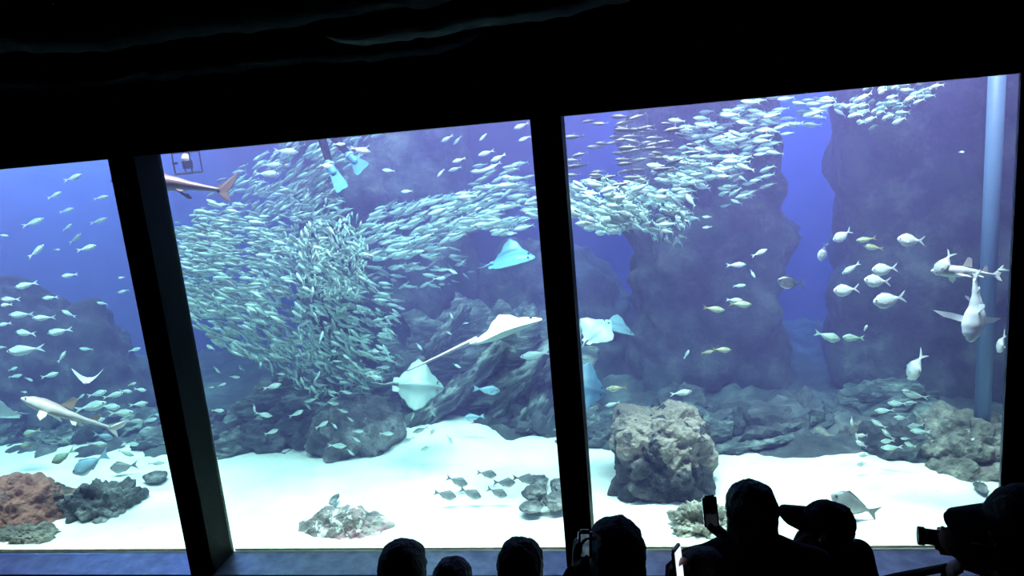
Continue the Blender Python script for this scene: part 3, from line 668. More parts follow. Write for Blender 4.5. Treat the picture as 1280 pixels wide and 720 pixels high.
# right pane
for a in [('silver', 949, 316, 22, -25, True, 8.8, 0, 'slim fish tilted up, highest of the few left of the blue shaft'),
    ('silver', 920, 331, 25, -3, True, 8.8, 0, 'slim pale blue fish level, left below the tilted one by the shaft'),
    ('silver', 941, 342, 13, 60, True, 8.8, 0, 'small fish nose down between two level fish left of the shaft'),
    ('silver', 924, 357, 17, -5, True, 8.8, 0, 'small oval fish above the yellow backed fish'),
    ('yellow', 892, 386, 28, 8, True, 8.4, 0, 'yellow backed fish leftmost of the upper yellow ones'),
    ('yellow', 925, 380, 29, 2, True, 8.4, 0, 'yellow backed fish with white belly near the blue shaft'),
    ('silver', 918, 375, 22, 3, True, 9.0, 0, 'dim grey fish right behind the yellow backed fish near the shaft'),
    ('yellow', 884, 440, 16, -10, True, 8.4, 0, 'small yellow tailed fish touching the nose of the low yellow fish'),
    ('yellow', 902, 437, 24, 2, True, 8.3, 0, 'bright yellow striped fish lowest of the yellow ones'),
    ('silver', 858, 443, 13, -60, True, 8.6, 0, 'small pale fish left of the two low yellow fish'),
    ('darkback', 989, 353, 36, 8, False, 8.5, 0, 'dark backed deep fish with white belly against the blue shaft'),
    ('pale', 1029, 315, 23, 95, True, 8.7, 20, 'pale fish seen nose down at the right edge of the blue shaft'),
    ('pale', 1053, 294, 27, -30, False, 8.8, 0, 'dim brownish deep fish at the right edge of the blue shaft, highest there'),
    ('silver', 1064, 335, 27, -32, False, 8.7, 0, 'slim greenish fish tilted up right of the blue shaft'),
    ('pale', 1058, 362, 33, -6, False, 8.3, 0, 'white deep fish with forked tail at the right edge of the blue shaft'),
    ('green', 1034, 420, 34, 16, True, 8.4, 0, 'green grey fish with its tail in the blue shaft, left of its twin'),
    ('green', 1067, 422, 28, 2, False, 8.4, 0, 'green grey fish nose to nose with its twin below the white fish'),
    ('pale', 1082, 410, 9, -60, True, 8.4, 0, 'tiny bright fish above the right green grey twin'),
    ('yellow', 1083, 299, 26, -8, False, 8.5, 0, 'upper of two slim greenish fish left of the topmost white fish'),
    ('yellow', 1092, 309, 27, 9, False, 8.5, 0, 'lower of two slim greenish fish left of the topmost white fish'),
    ('pale', 1139, 300, 35, 4, False, 8.1, 0, 'topmost large white deep fish in the right pane'),
    ('pale', 1106, 336, 33, -6, False, 8.3, 0, 'white deep fish partly behind another in the stack below the topmost'),
    ('pale', 1097, 351, 34, 4, False, 8.1, 0, 'greyish white fish overlapping the one above it in the stack'),
    ('pale', 1112, 374, 42, -10, False, 8.0, 0, 'lowest and longest of the white deep fish with a forked tail'),
    ('pale', 1145, 457, 38, -80, False, 7.9, 35, 'ragged white fish seen from below with spread fins at right'),
    ('pale', 1180, 329, 34, -62, False, 7.8, 15, 'white fish pointing down across the head of the right shark'),
    ('silver', 1255, 338, 17, 2, False, 7.6, 0, 'white fish shape standing in for the shark reflection at the right end'),  # fish shape added in place of a shark reflection
    ('silver', 851, 491, 28, -9, True, 8.2, 0, 'pale fish right above the large reef rock'),
    ('yellow', 771, 485, 27, -5, False, 8.2, 0, 'upper of two slim fish left above the large reef rock'),
    ('silver', 766, 505, 20, -15, False, 8.3, 0, 'lower of two slim fish left above the large reef rock'),
    ('silver', 884, 271, 13, 0, False, 9.0, 0, 'upper of two small fish trailing right below the white shoal'),
    ('silver', 884, 284, 13, -6, False, 9.0, 0, 'lower of two small fish trailing right below the white shoal'),
    ('silver', 1065, 526, 13, 88, True, 8.3, 0, 'small pale fish standing upright left of the low pale group'),
    ('bream', 809, 673, 30, 15, True, 7.45, 0, 'dark fish low over the sand behind the largest dark head'),
    ('pale', 1202, 190, 8, 0, True, 8.5, 0, 'tiny pale blue speck of a fish high at the right'),
    ('pale', 1252, 428, 26, 82, True, 7.5, 40, 'narrow pale fish shape standing in for the reflection of the hanging shark'),  # added fish shape stands for the hanging shark mirrored at the end
    ]: loose(*a)
gp = loose('bream', 1069, 631, 66, 22, False, 7.55, 0, 'large grey fish with a thin forked tail over the white sand at right')
gp.name = 'grey_trevally'
cluster('silver', 'whitish fish of the low group over the right rocks, heading left', 'low pale group at right', 8.3,
    [(1135, 489, 16, 10, False), (1145, 494, 29, 12, False), (1122, 504, 26, 3, False), (1140, 503, 17, 0, False), (1106, 513, 24, -3, False), (1148, 519, 15, 50, False), (1127, 522, 21, 5, False), (1145, 532, 23, -3, False),
     (1151, 539, 24, 2, False), (1099, 530, 21, 30, False), (1110, 551, 21, 0, False), (1110, 543, 20, 40, False), (1115, 559, 25, -5, False), (1132, 548, 13, 0, False), (1138, 556, 19, 20, False)])
cluster('pale', 'plump white fish of the little stack low at right, behind the others', 'plump white stack', 8.5, [(1078, 544, 14, 0, False), (1077, 555, 15, 30, False), (1080, 569, 15, 0, False), (1077, 580, 15, 0, False), (1071, 546, 10, 80, False)])

# rays ---------------------------------------------------------------------
def make_ray(name, label, x, y, px, ang, right, Y, away, lean, top, belly, flap=0, curl=0, tail=1.0, span=1.25):
    """disc length 1 along x; flap bends both wings, curl lifts one tip"""
    p = at(x, y, Y); s = px*mpp(p)
    root = bpy.data.objects.new(name, None); C.objects.link(root); tag(root, label, 'ray')
    mw = Matrix.Translation(p) @ heading(ang, away, right, lean).to_4x4() @ Matrix.Scale(s, 4)
    wing = [(0, .02), (.06, .10), (.2, .22), (.38, .44), (.5, .5), (.6, .44), (.78, .26), (.92, .13), (1, .05)]
    bm = bmesh.new(); nx, ny = 28, 14; grids = []
    for side in (1, -1):
        g = []
        for i in range(nx+1):
            t = i/nx; hw = interp(wing, t)*span; row = []
            for j in range(-ny, ny+1):
                v = j/ny; yy = hw*v
                th = .075*math.sin(math.pi*min(1, t*.95+.03))**.8*max(0, 1-abs(v)**1.3)**1.0*(1+.6*math.exp(-(v/.25)**2))+.004
                z = flap*abs(yy)**1.6+(curl*yy**2 if yy > 0 else 0)+.02*math.sin(t*5)
                xx = .5-t-.10*abs(v)*hw/.6*.6
                row.append(bm.verts.new((xx, yy, z+side*th*(1 if side > 0 else .6))))
            g.append(row)
        grids.append(g)
    T, B = grids
    for i in range(nx):
        for j in range(2*ny):
            bm.faces.new((T[i][j], T[i+1][j], T[i+1][j+1], T[i][j+1])); bm.faces.new((B[i][j], B[i][j+1], B[i+1][j+1], B[i+1][j]))
    rim = lambda f: [f(i) for i in range(nx+1)]
    for j in (0, 2*ny):
        for i in range(nx): bm.faces.new((T[i][j], T[i+1][j], B[i+1][j], B[i][j]) if j else (T[i+1][j], T[i][j], B[i][j], B[i+1][j]))
    for i in (0, nx):
        for j in range(2*ny): bm.faces.new((T[i][j], T[i][j+1], B[i][j+1], B[i][j]) if i == 0 else (T[i][j+1], T[i][j], B[i][j], B[i][j+1]))
    bmesh.ops.recalc_face_normals(bm, faces=bm.faces); bm.normal_update()
    cl = bm.loops.layers.color.new('Col')
    for f in bm.faces:
        for l in f.loops: l[cl] = (*(top if f.normal.z > -.05 else belly), 1)
    parts = [('disc', bm)]
    if tail:
        bm = bmesh.new(); tube(bm, [(-.42-.1*i*tail, .02*math.sin(i*.8), .03-.012*i*tail) for i in range(11)], [.035-.0028*i for i in range(11)], 8); paint(bm, lambda q: tuple(c*.8 for c in top)); parts.append(('tail', bm))
    for sd in (-1, 1):
        bm = bmesh.new(); blade(bm, [(-.36, sd*.03), (-.42, sd*.16), (-.52, sd*.15), (-.54, sd*.03)], .02, 'z'); bmesh.ops.recalc_face_normals(bm, faces=bm.faces); paint(bm, lambda q: top); parts.append(('pelvic_fin', bm))
        bm = bmesh.new(); bmesh.ops.create_icosphere(bm, subdivisions=2, radius=.022); bmesh.ops.transform(bm, matrix=Matrix.Translation((.36, sd*.085, .085)), verts=bm.verts); paint(bm, lambda q: (.03, .03, .03)); parts.append(('eye', bm))
    for nm, bm in parts:
        o = bm_obj(nm, bm, M['fish'], root, smooth=nm in ('disc', 'tail', 'eye'))
    root.matrix_world = mw; return root
GT, WB = (.36, .48, .50), (.92, .92, .92)
make_ray('eagle_ray', 'pale blue ray with a raised wing below the rising stream of sardines', 641, 327, 58, -10, True, 9.3, -10, 32, (.26, .55, .66), (.75, .85, .88), flap=.5, tail=.4)
make_ray('eagle_ray', 'glowing white ray with a long thin tail in the middle of the tank', 634, 414, 92, -18, True, 8.2, 0, 2, (.93, .9, .9), (.75, .8, .8), flap=.12, curl=.5, tail=1.05, span=1.1)
make_ray('eagle_ray', 'greenish grey ray showing its back above the rounded boulder', 524, 483, 62, 6, True, 9.0, 10, 58, (.44, .55, .53), (.8, .84, .8), flap=.15, tail=.5, span=1.15)
make_ray('eagle_ray', 'blurred white ray beside the mullion in the right pane', 748, 414, 44, -40, True, 8.6, 20, 34, (.60, .74, .78), (.9, .92, .92), flap=.3, tail=.5)
make_ray('eagle_ray', 'pale ray with pointed snout overlapping the blurred white ray', 772, 412, 44, 18, True, 8.9, 0, 22, (.40, .58, .64), (.8, .88, .88), flap=.4, tail=.3)
make_ray('eagle_ray', 'light blue ray half hidden by the mullion, left of the large reef rock', 732, 486, 54, 14, True, 8.8, 0, 60, (.26, .46, .56), (.7, .8, .84), flap=.2, tail=.4)
make_ray('eagle_ray', 'little ray with a dark raised wing and white underside in the left pane', 111, 476, 26, 20, False, 8.6, 72, 0, (.80, .80, .82), (.92, .92, .92), flap=1.1, tail=.3, span=1.4)
make_ray('eagle_ray', 'dim grey ray cut by the left edge of the photo', 6, 519, 36, -5, False, 9.0, 0, 40, (.42, .52, .56), (.8, .85, .86), flap=.5, tail=.5)

# sharks -------------------------------------------------------------------
def make_shark(name, label, x, y, px, ang, right, Y, away, lean, top, side, belly, bend=.1, flat=1.0, girth=.13, cat='shark', pec=1.0, second=True, dors=0):
    p = at(x, y, Y); s = px*mpp(p)
    root = bpy.data.objects.new(name, None); C.objects.link(root); tag(root, label, cat)
    mw = Matrix.Translation(p) @ heading(ang, away, right, lean).to_4x4() @ Matrix.Scale(s, 4)
    pr = [(0, .12), (.05, .45), (.14, .8), (.28, 1), (.42, .92), (.6, .6), (.78, .34), (.92, .22), (1, .16)]
    def spine(xx): t = .5-xx; return bend*math.sin(t*5.2-.4)*t
    def fin(nm, outline, axis='y', mv=None, col=None):
        bm = bmesh.new(); blade(bm, outline, .012, axis)
        if mv is not None: bmesh.ops.transform(bm, matrix=mv, verts=bm.verts)
        for v in bm.verts: v.co.y += spine(v.co.x)
        bmesh.ops.recalc_face_normals(bm, faces=bm.faces); paint(bm, lambda q: col or side); bm_obj(nm, bm, M['fish'], root)
    bm = bmesh.new(); rings = []; n = 16
    for i in range(31):
        t = i/30; r = interp(pr, t)*girth/2; xx = .5-t*.9
        rings.append([bm.verts.new((xx, spine(xx)+r*flat*math.sin(2*math.pi*k/n), r*.92*math.cos(2*math.pi*k/n)*(1 if math.cos(2*math.pi*k/n) > 0 else .8))) for k in range(n)])
    for A, B in zip(rings, rings[1:]):
        for k in range(n): bm.faces.new((A[k], B[k], B[(k+1) % n], A[(k+1) % n]))
    bm.faces.new(rings[0]); bm.faces.new(rings[-1][::-1]); paint(bm, shade_fn(girth, top, side, belly)); bm_obj('body', bm, M['fish'], root, True)
    g = girth
    fin('dorsal_fin', [(.08+dors, .42*g), (.0+dors, 1.05*g), (-.05+dors, 1.0*g), (-.045+dors, .36*g)], col=top)
    if second: fin('second_dorsal_fin', [(-.20, .2*g), (-.26, .55*g), (-.29, .5*g), (-.28, .16*g)], col=top)
    fin('tail_fin', [(-.37, .10*g), (-.44, .35*g), (-.53, .75*g), (-.51, .35*g), (-.46, -.05*g), (-.50, -.40*g), (-.45, -.35*g), (-.38, -.10*g)])
    for sd in (-1, 1):
        fin('pectoral_fin', [(.0, 0), (-.05, sd*.10*pec), (-.13, sd*.155*pec), (-.12, sd*.06*pec), (-.09, 0)], 'z', Matrix.Translation((.23, sd*g*.36*flat, -.22*g)) @ Matrix.Rotation(-sd*.45, 4, 'X'))
        fin('pelvic_fin', [(.0, 0), (-.05, sd*.05), (-.08, sd*.045), (-.06, 0)], 'z', Matrix.Translation((-.08, sd*g*.22*flat, -.24*g)) @ Matrix.Rotation(-sd*.6, 4, 'X'))
        bm = bmesh.new(); bmesh.ops.create_icosphere(bm, subdivisions=2, radius=.008)
        bmesh.ops.transform(bm, matrix=Matrix.Translation((.435, spine(.435)+sd*g*.29*flat, .12*g)), verts=bm.verts); paint(bm, lambda q: (.02, .02, .02)); bm_obj('eye', bm, M['fish'], root, True)
    root.matrix_world = mw; return root
make_shark('hound_shark', 'pale hound shark slanting nose up through the left pane', 85, 518, 124, 19, False, 7.9, 0, 12, (.66, .56, .52), (.88, .84, .82), (.92, .92, .9), .13, girth=.17)
make_shark('brown_shark', 'brown shark with its head hidden behind the left mullion', 213, 231, 148, 4, False, 7.9, 0, 10, (.50, .33, .29), (.38, .27, .25), (.5, .46, .44), .07, girth=.24, second=False, dors=.16)
make_shark('hound_shark', 'white shark swimming left at the right end of the tank', 1210, 341, 92, 3, False, 7.9, 0, 10, (.55, .50, .52), (.78, .76, .78), (.92, .92, .92), .06, girth=.2)
make_shark('hound_shark', 'white shark hanging head down with spread fins at the right end', 1218, 384, 88, 97, True, 7.75, 0, 95, (.80, .80, .84), (.85, .85, .88), (.92, .92, .92), .05, flat=1.5, girth=.21, pec=2.6)

# diver ----------------------------------------------------------------------
def hull(bm, a, b, ra, rb, seg=2):
    vs = []
    for c, r in ((a, ra), (b, rb)):
        g = bmesh.ops.create_icosphere(bm, subdivisions=seg, radius=r); bmesh.ops.translate(bm, vec=Vector(c), verts=g['verts']); vs += g['verts']
    r = bmesh.ops.convex_hull(bm, input=bm.verts[:])
    dead = list({v for v in r['geom_interior']+r['geom_unused'] if isinstance(v, bmesh.types.BMVert)})
    bmesh.ops.delete(bm, geom=dead, context='VERTS')
def union(name, bones, mat, parent=None, voxel=.012, smooth=6, ells=()):
    """one continuous skin over tapered bones: (a, b, ra, rb)"""
    tmp = []
    bm = bmesh.new()
    for a, b, ra, rb in bones:
        b2 = bmesh.new(); hull(b2, a, b, ra, rb)
        me2 = bpy.data.meshes.new('t'); b2.to_mesh(me2); b2.free(); bm.from_mesh(me2); bpy.data.meshes.remove(me2)
    for c, r3, rot in ells:
        g = bmesh.ops.create_icosphere(bm, subdivisions=3, radius=1)
        bmesh.ops.transform(bm, matrix=Matrix.Translation(Vector(c)) @ (rot.to_4x4() if rot else Matrix.Identity(4)) @ Matrix.Diagonal((*r3, 1)), verts=g['verts'])
    o = bm_obj('t', bm, None)
    r = o.modifiers.new('r', 'REMESH'); r.mode = 'VOXEL'; r.voxel_size = voxel
    s_ = o.modifiers.new('s', 'SMOOTH'); s_.iterations = smooth; s_.factor = .5
    dg = bpy.context.evaluated_depsgraph_get(); me = bpy.data.meshes.new_from_object(o.evaluated_get(dg))
    old = o.data; bpy.data.objects.remove(o); bpy.data.meshes.remove(old)
    me.name = name; me.materials.clear(); me.polygons.foreach_set('use_smooth', [True]*len(me.polygons))
    return link(name, me, mat, parent)
M['wetsuit'] = plain('black_wetsuit', (.006, .006, .010), .9); M['wetsuit'].node_tree.nodes['Principled BSDF'].inputs['Specular IOR Level'].default_value = .05
M['swim_fin'] = plain('pale_blue_swim_fin', (.05, .22, .34), .6, var=.1)
M['white_strap'] = plain('white_strap', (.8, .75, .8), .6)
M['tank_metal'] = plain('dark_steel', (.05, .05, .06), .4, metal=.5)
M['lamp_plastic'] = plain('pinkish_white_plastic', (.80, .68, .72), .5)
k1, a1 = at(402, 172, 9.1), at(413, 208, 8.9); t1 = at(429, 238, 8.75)
k2, a2 = at(418, 172, 9.5), at(438, 196, 9.4); t2 = at(455, 213, 9.3)
hip = at(395, 150, 10.0)+Vector((0, 0, .15)); dv = Vector((-.75, .45, .15)).normalized(); sdv = Vector((.5, .85, 0)).normalized()
h1, h2 = hip-sdv*.1, hip+sdv*.1; ch = hip+dv*.42; hd = hip+dv*.75+Vector((0, 0, .06))
bones = [(h1, k1, .085, .06), (k1, a1, .06, .042), (h2, k2, .085, .06), (k2, a2, .06, .042), (h1, h2, .1, .1), (hip, ch, .13, .15), (ch-sdv*.14, ch+sdv*.14, .09, .09), (ch, hd, .07, .06), (hd-dv*.02, hd+dv*.03, .105, .1)]
for sg in (-1, 1):
    sh_ = ch+sdv*.18*sg+dv*.05; el = sh_-dv*.1+sdv*.08*sg-Vector((0, 0, .24)); wr = el+dv*.22-Vector((0, 0, .06))
    bones += [(sh_, el, .055, .045), (el, wr, .043, .03), (wr, wr+dv*.09, .032, .03)]
    for q in range(4): bones.append((wr+dv*.08+sdv*(q-1.5)*.019, wr+dv*(.155-.01*abs(q-1.2))+sdv*(q-1.5)*.024-Vector((0, 0, .02)), .010, .008))
    bones.append((wr+dv*.03, wr+dv*.09-sdv*sg*.05, .012, .009))
dvr = empty('person', hip); tag(dvr, 'diver in a black wetsuit, legs and pale blue fins hanging in from above', 'person')
def keep(o, root): o.parent = root; o.matrix_parent_inverse = Matrix.Translation(-root.location); return o
keep(union('body', bones, M['wetsuit'], voxel=.011), dvr)
def swim_fin(heel, tip, flatn, w0, w1):
    d = (tip-heel); L = d.length; d.normalize(); s = d.cross(flatn).normalized(); n = s.cross(d)
    bm = bmesh.new(); hull(bm, heel-d*.05, heel+d*.10, .052, .045)
    out = [(.02, w0*.8), (L*.35, w0), (L*.8, w1), (L*.97, w1*.95), (L, w1*.6), (L*.97, 0)]
    pts = out+[(a, -b) for a, b in out[-2::-1]]
    A = [bm.verts.new(heel+d*a+s*b+n*.01) for a, b in pts]; B = [bm.verts.new(heel+d*a+s*b-n*.008) for a, b in pts]
    bm.faces.new(A); bm.faces.new(B[::-1])
    for i in range(len(pts)): bm.faces.new((A[i], B[i], B[(i+1) % len(pts)], A[(i+1) % len(pts)]))
    for sg in (-.9, .9): tube(bm, [heel+d*.05+s*w0*sg*.8, heel+d*L*.8+s*w1*sg], .008, 6)
    bmesh.ops.recalc_face_normals(bm, faces=bm.faces); f = keep(bm_obj('swim_fin', bm, M['swim_fin']), dvr)
    bm = bmesh.new(); q = [heel-d*.02+(s*math.cos(t)+n*math.sin(t))*.053 for t in [i*math.pi/8 for i in range(17)]]; tube(bm, q, .010, 6, False); keep(bm_obj('strap', bm, M['white_strap']), dvr)
swim_fin(a1, t1, -FW, .055, .085); swim_fin(a2, t2, -FW, .06, .11)
bm = bmesh.new(); tube(bm, [hip+dv*(.05)+Vector((0, 0, .22)), hip+dv*.08+Vector((0, 0, .22)), hip+dv*.5+Vector((0, 0, .24)), hip+dv*.55+Vector((0, 0, .24))], [.05, .085, .085, .04], 14); keep(bm_obj('air_tank', bm, M['tank_metal'], smooth=True), dvr)
bm = bmesh.new(); tube(bm, [hd+dv*.06-Vector((0, 0, .05)), hd+dv*.09-Vector((0, 0, .075))], .06, 12); keep(bm_obj('mask', bm, M['tank_metal']), dvr)
# cage with a lamp inside, hung at the top left of the middle pane
p = at(234, 203, 8.4); k = mpp(p); cg = empty('cage', p); tag(cg, 'small black wire cage with a pinkish white device, hung above the brown shark', 'cage')
W, H, rr = 11.5*k, 13*k, 1.15*k
bm = bmesh.new()
for sx in (-1, 1):
    for sy in (-1, 1): tube(bm, [(sx*W, sy*W, -H), (sx*W, sy*W, H)], rr*.8, 6)
    for z in (-H, H): tube(bm, [(sx*W, -W, z), (sx*W, W, z)], rr, 6)
    for z in (-H, H): tube(bm, [(-W, sx*W, z), (W, sx*W, z)], rr*1.3, 6)
bm_obj('frame', bm, M['tank_metal'], cg)
for sx in (-1, 1):
    bm = bmesh.new(); box(bm, sx*W*.85-3*k, sx*W*.85+3*k, -W*1.1, -W*.8, -1.2*k, 1.4*k); bmesh.ops.bevel(bm, geom=bm.edges[:], offset=.4*k, segments=2, affect='EDGES'); bm_obj('clamp', bm, M['tank_metal'], cg)
bm = bmesh.new(); tube(bm, [(0, 0, -8*k), (0, 0, -7.6*k), (0, 0, 2*k), (0, 0, 3*k)], [4*k, 6*k, 6.5*k, 5*k], 14); bm_obj('housing', bm, M['tank_metal'], cg)
bm = bmesh.new(); tube(bm, [(-2*k, 0, 1*k), (-1*k, 0, 6*k), (-.5*k, 0, 9.5*k), (0, 0, 10.5*k)], [5*k, 5*k, 3.6*k, 1.5*k], 14); bm_obj('lamp_cap', bm, M['lamp_plastic'], cg, True)
bm = bmesh.new(); tube(bm, [(0, 0, H), (0, 0, 6.5-p.z)], .006, 6); bm_obj('rope', bm, M['tank_metal'], cg)
for sx in (-1, 1):
    bm = bmesh.new(); tube(bm, [(sx*W*.8, 0, H), (0, 0, H+6*k)], .4*k, 5); bm_obj('sling', bm, M['tank_metal'], cg)

# ------------------------------------------------------------------ the audience in front of the window
M['cloth'] = plain('dark_cloth', (.022, .020, .026), .9, bump=.3, scale=40)
M['cloth2'] = plain('dark_denim', (.018, .020, .03), .9, bump=.3, scale=40)
M['skin'] = plain('skin', (.30, .18, .13), .55, var=.08)
M['hair'] = plain('black_hair', (.010, .008, .007), .6, bump=.6, scale=60)
M['shoe'] = plain('dark_shoe', (.02, .02, .02), .6)
M['phone'] = plain('black_phone_glass', (.012, .012, .015), .2)
M['eye'] = plain('eye_white', (.5, .5, .5), .3)
M['lip'] = plain('lips', (.28, .10, .09), .5, var=.05)
def screen_mat(name, stops, strength, scale):
    m, nt, b = new_mat(name); n = noise_tex(nt, scale, 2)
    nt.links.new(ramp(nt, n, stops), b.inputs['Emission Color']); b.inputs['Emission Strength'].default_value = strength
    b.inputs['Base Color'].default_value = (.01, .01, .012, 1); b.inputs['Roughness'].default_value = .2; return m
M['screen_dim'] = screen_mat('dim_phone_screen', [(.35, (.02, .03, .045)), (.65, (.07, .09, .10))], .15, 14)
M['screen_blue'] = screen_mat('blue_phone_screen', [(.35, (.02, .05, .08)), (.65, (.10, .14, .17))], .8, 40)
M['screen_bright'] = screen_mat('bright_phone_screen', [(.3, (.55, .62, 1)), (.7, (.9, .92, 1))], 1.4, 6)
def floor_at(y):
    yy = 5.75; z = -.55
    for y0, zz in STEP:
        if y >= y0: return zz-.05 if y < 5.75 else -.55
    return STEP[-1][1]
def person(label, cx, top, wpx, face=0, pitch=0, hands=None, hairstyle='short', cap=False, head_w=.172, kmul=1.0, width=1.0, dist=None, hunch=0, brim=1.0):
    """standing visitor seen from behind; face = turn to the left in degrees; hands = {side: (point, pointing direction, grip)}"""
    d = dist or head_w*FPX/wpx
    hk = head_w/.172; cy = top+.125*hk*FPX/d*.95
    r = ray(cx, cy); H = EYE+r*(d/r.dot(FW))
    fz = floor_at(H.y); k = (H.z-fz)/(1.60-hunch)
    root = empty('person', (H.x, H.y, fz)); tag(root, label, 'person')
    a = math.radians(face); F_ = Vector((-math.sin(a), math.cos(a), 0)); S = Vector((math.cos(a), math.sin(a), 0)); Z = Vector((0, 0, 1))
    ba = a*.45; FB = Vector((-math.sin(ba), math.cos(ba), 0)); SB = Vector((math.cos(ba), math.sin(ba), 0))
    q = math.radians(pitch); FH = F_*math.cos(q)+Z*math.sin(q); ZH = Z*math.cos(q)-F_*math.sin(q)
    HL = lambda x, y, z: H+(S*x+FH*y+ZH*z)*hk
    P = lambda x, y, z: Vector((H.x, H.y, fz))+(SB*x*width+FB*y)*k+Z*z*k
    RH = Matrix((S, FH, ZH)).transposed()
    bones, cloth, trou = [], [], []
    ells = [(HL(0, -.012, .02), (.078*hk, .098*hk, .098*hk), RH), (HL(0, .022, -.045), (.060*hk, .072*hk, .075*hk), RH)]
    bones += [(HL(0, .092, .0), HL(0, .110, -.022), .010*hk, .015*hk), (HL(-.035, .078, .022), HL(.035, .078, .022), .014*hk, .014*hk), (HL(0, .075, -.098), HL(0, .06, -.105), .022*hk, .025*hk)]
    for s in (-1, 1): bones.append((HL(s*.079, -.012, .018), HL(s*.076, -.004, -.030), .017*hk, .010*hk))
    nb = P(0, -.03, 1.40)
    bones += [(HL(0, -.02, -.06), nb, .054*hk, .062*k)]
    tor = [(P(0, -.02, 1.36), P(0, .0, 1.16), .085*k, .12*k), (P(-.09, 0, 1.26), P(.09, 0, 1.26), .105*k, .105*k), (P(-.09, 0, 1.06), P(.09, 0, 1.06), .095*k, .095*k), (P(-.155*1, -.01, 1.335), P(.155, -.01, 1.335), .062*k, .062*k),
           (P(0, 0, 1.2), P(0, 0, .95), .12*k, .12*k), (P(-.075, 0, .90), P(.075, 0, .90), .11*k, .11*k), (P(-.155, -.01, 1.335), P(0, -.025, 1.42), .055*k, .055*k), (P(.155, -.01, 1.335), P(0, -.025, 1.42), .055*k, .055*k)]
    bones += tor; cloth += tor
    for s in (-1, 1):
        hp, kn, an = P(s*.09, 0, .88), P(s*.105, .025, .48), P(s*.11, -.01, .085)
        lg = [(hp, kn, .088*k, .058*k), (kn, an, .056*k, .038*k)]
        bones += lg+[(an-Z*.03*k, an+FB*.15*k-Z*.05*k, .036*k, .028*k)]; trou += lg
    trou += [(P(-.075, 0, .90), P(.075, 0, .90), .112*k, .112*k)]
    hands = hands or {}
    for s in (-1, 1):
        sh = P(s*.185, -.01, 1.33)
        if s in hands: tgt, hdv, curl = hands[s]
        else: tgt, hdv, curl = P(s*.25, .09, .80), (Vector((0, 0, -1))+FB*.25).normalized(), .5
        tgt = Vector(tgt); L1, L2 = .30*k, .27*k; dv_ = tgt-sh; D_ = min(dv_.length, (L1+L2)*.985); dn = dv_.normalized()
        wr = sh+dn*D_
        pole = (Vector((0, 0, -1))*.9-FB*.25+SB*s*.35); pole = (pole-dn*pole.dot(dn)).normalized()
        ca_ = (L1*L1+D_*D_-L2*L2)/(2*L1*D_); ca_ = max(-1, min(1, ca_)); el = sh+dn*(L1*ca_)+pole*(L1*math.sqrt(1-ca_*ca_))
        arm = [(sh, el, .058*k, .043*k), (el, wr-(wr-el).normalized()*.02, .043*k, .029*k)]
        bones += arm; cloth += arm
        hdv = Vector(hdv).normalized(); pal = SB*(-s); pal = (pal-hdv*pal.dot(hdv)).normalized(); sid = hdv.cross(pal)*(-1)
        if sid.dot(Z) < 0 and s in hands: sid = -sid
        hs = hk*.95
        for off in (-.5, .5): bones.append((wr, wr+hdv*.085*hs+sid*off*.045*hs, .024*hs, .020*hs))
        for qf, (off, ln) in enumerate(((-1.5, .062), (-.5, .074), (.5, .08), (1.5, .070))):
            b0 = wr+hdv*.088*hs+sid*off*.019*hs; c_ = curl*(1.0)
            d1 = (hdv*math.cos(c_*.8)+pal*math.sin(c_*.8)); d2 = (hdv*math.cos(c_*1.9)+pal*math.sin(c_*1.9)); d3 = (hdv*math.cos(c_*2.6)+pal*math.sin(c_*2.6))
            p1 = b0+d1*ln*.5*hs; p2 = p1+d2*ln*.32*hs; p3 = p2+d3*ln*.22*hs
            bones += [(b0, p1, .0098*hs, .0092*hs), (p1, p2, .0092*hs, .0086*hs), (p2, p3, .0086*hs, .0078*hs)]
        t0 = wr+hdv*.025*hs+sid*.026*hs; t1_ = t0+(hdv*.5+sid*.7+pal*.3).normalized()*.042*hs; t2_ = t1_+(hdv*.8+sid*.25+pal*.4).normalized()*.03*hs
        bones += [(t0, t1_, .0135*hs, .011*hs), (t1_, t2_, .011*hs, .009*hs)]
    keep(union('body', bones, M['skin'], voxel=.0075, smooth=3, ells=ells), root)
    inf = lambda L, e: [(p_, q_, u+e, v+e) for p_, q_, u, v in L]
    keep(union('jacket', inf(cloth, .013)+[(P(-.06, 0, .86), P(.06, 0, .86), .125*k, .125*k)], M['cloth'], voxel=.014, smooth=4), root)
    keep(union('trousers', inf(trou, .012), M['cloth2'], voxel=.014, smooth=4), root)
    for s in (-1, 1):
        an = P(s*.11, -.01, .06)
        keep(union('shoe', [(an-FB*.03*k-Z*.025*k, an+FB*.17*k-Z*.03*k, .045*k, .038*k), (an, an+Z*.04*k, .05*k, .045*k)], M['shoe'], voxel=.012, smooth=2), root)
        bm = bmesh.new(); bmesh.ops.create_icosphere(bm, subdivisions=2, radius=.0125*hk); bmesh.ops.translate(bm, vec=HL(s*.032, .080, .002), verts=bm.verts); keep(bm_obj('eye', bm, M['eye'], smooth=True), root)
    bm = bmesh.new(); tube(bm, [HL(-.024, .087, -.066), HL(0, .096, -.065), HL(.024, .087, -.066)], [.003*hk, .007*hk, .003*hk], 6); keep(bm_obj('mouth', bm, M['lip'], smooth=True), root)
    # hair: a shell over the skull, ragged at the lower edge
    bm = bmesh.new(); bmesh.ops.create_icosphere(bm, subdivisions=5, radius=1); sd = Vector((cx*.37, top*.11, 0))
    low = {'short': -.055, 'bob': -.095, 'long': -.20, 'crop': -.02}[hairstyle]; vol = {'short': .016, 'bob': .015, 'long': .02, 'crop': .009}[hairstyle]
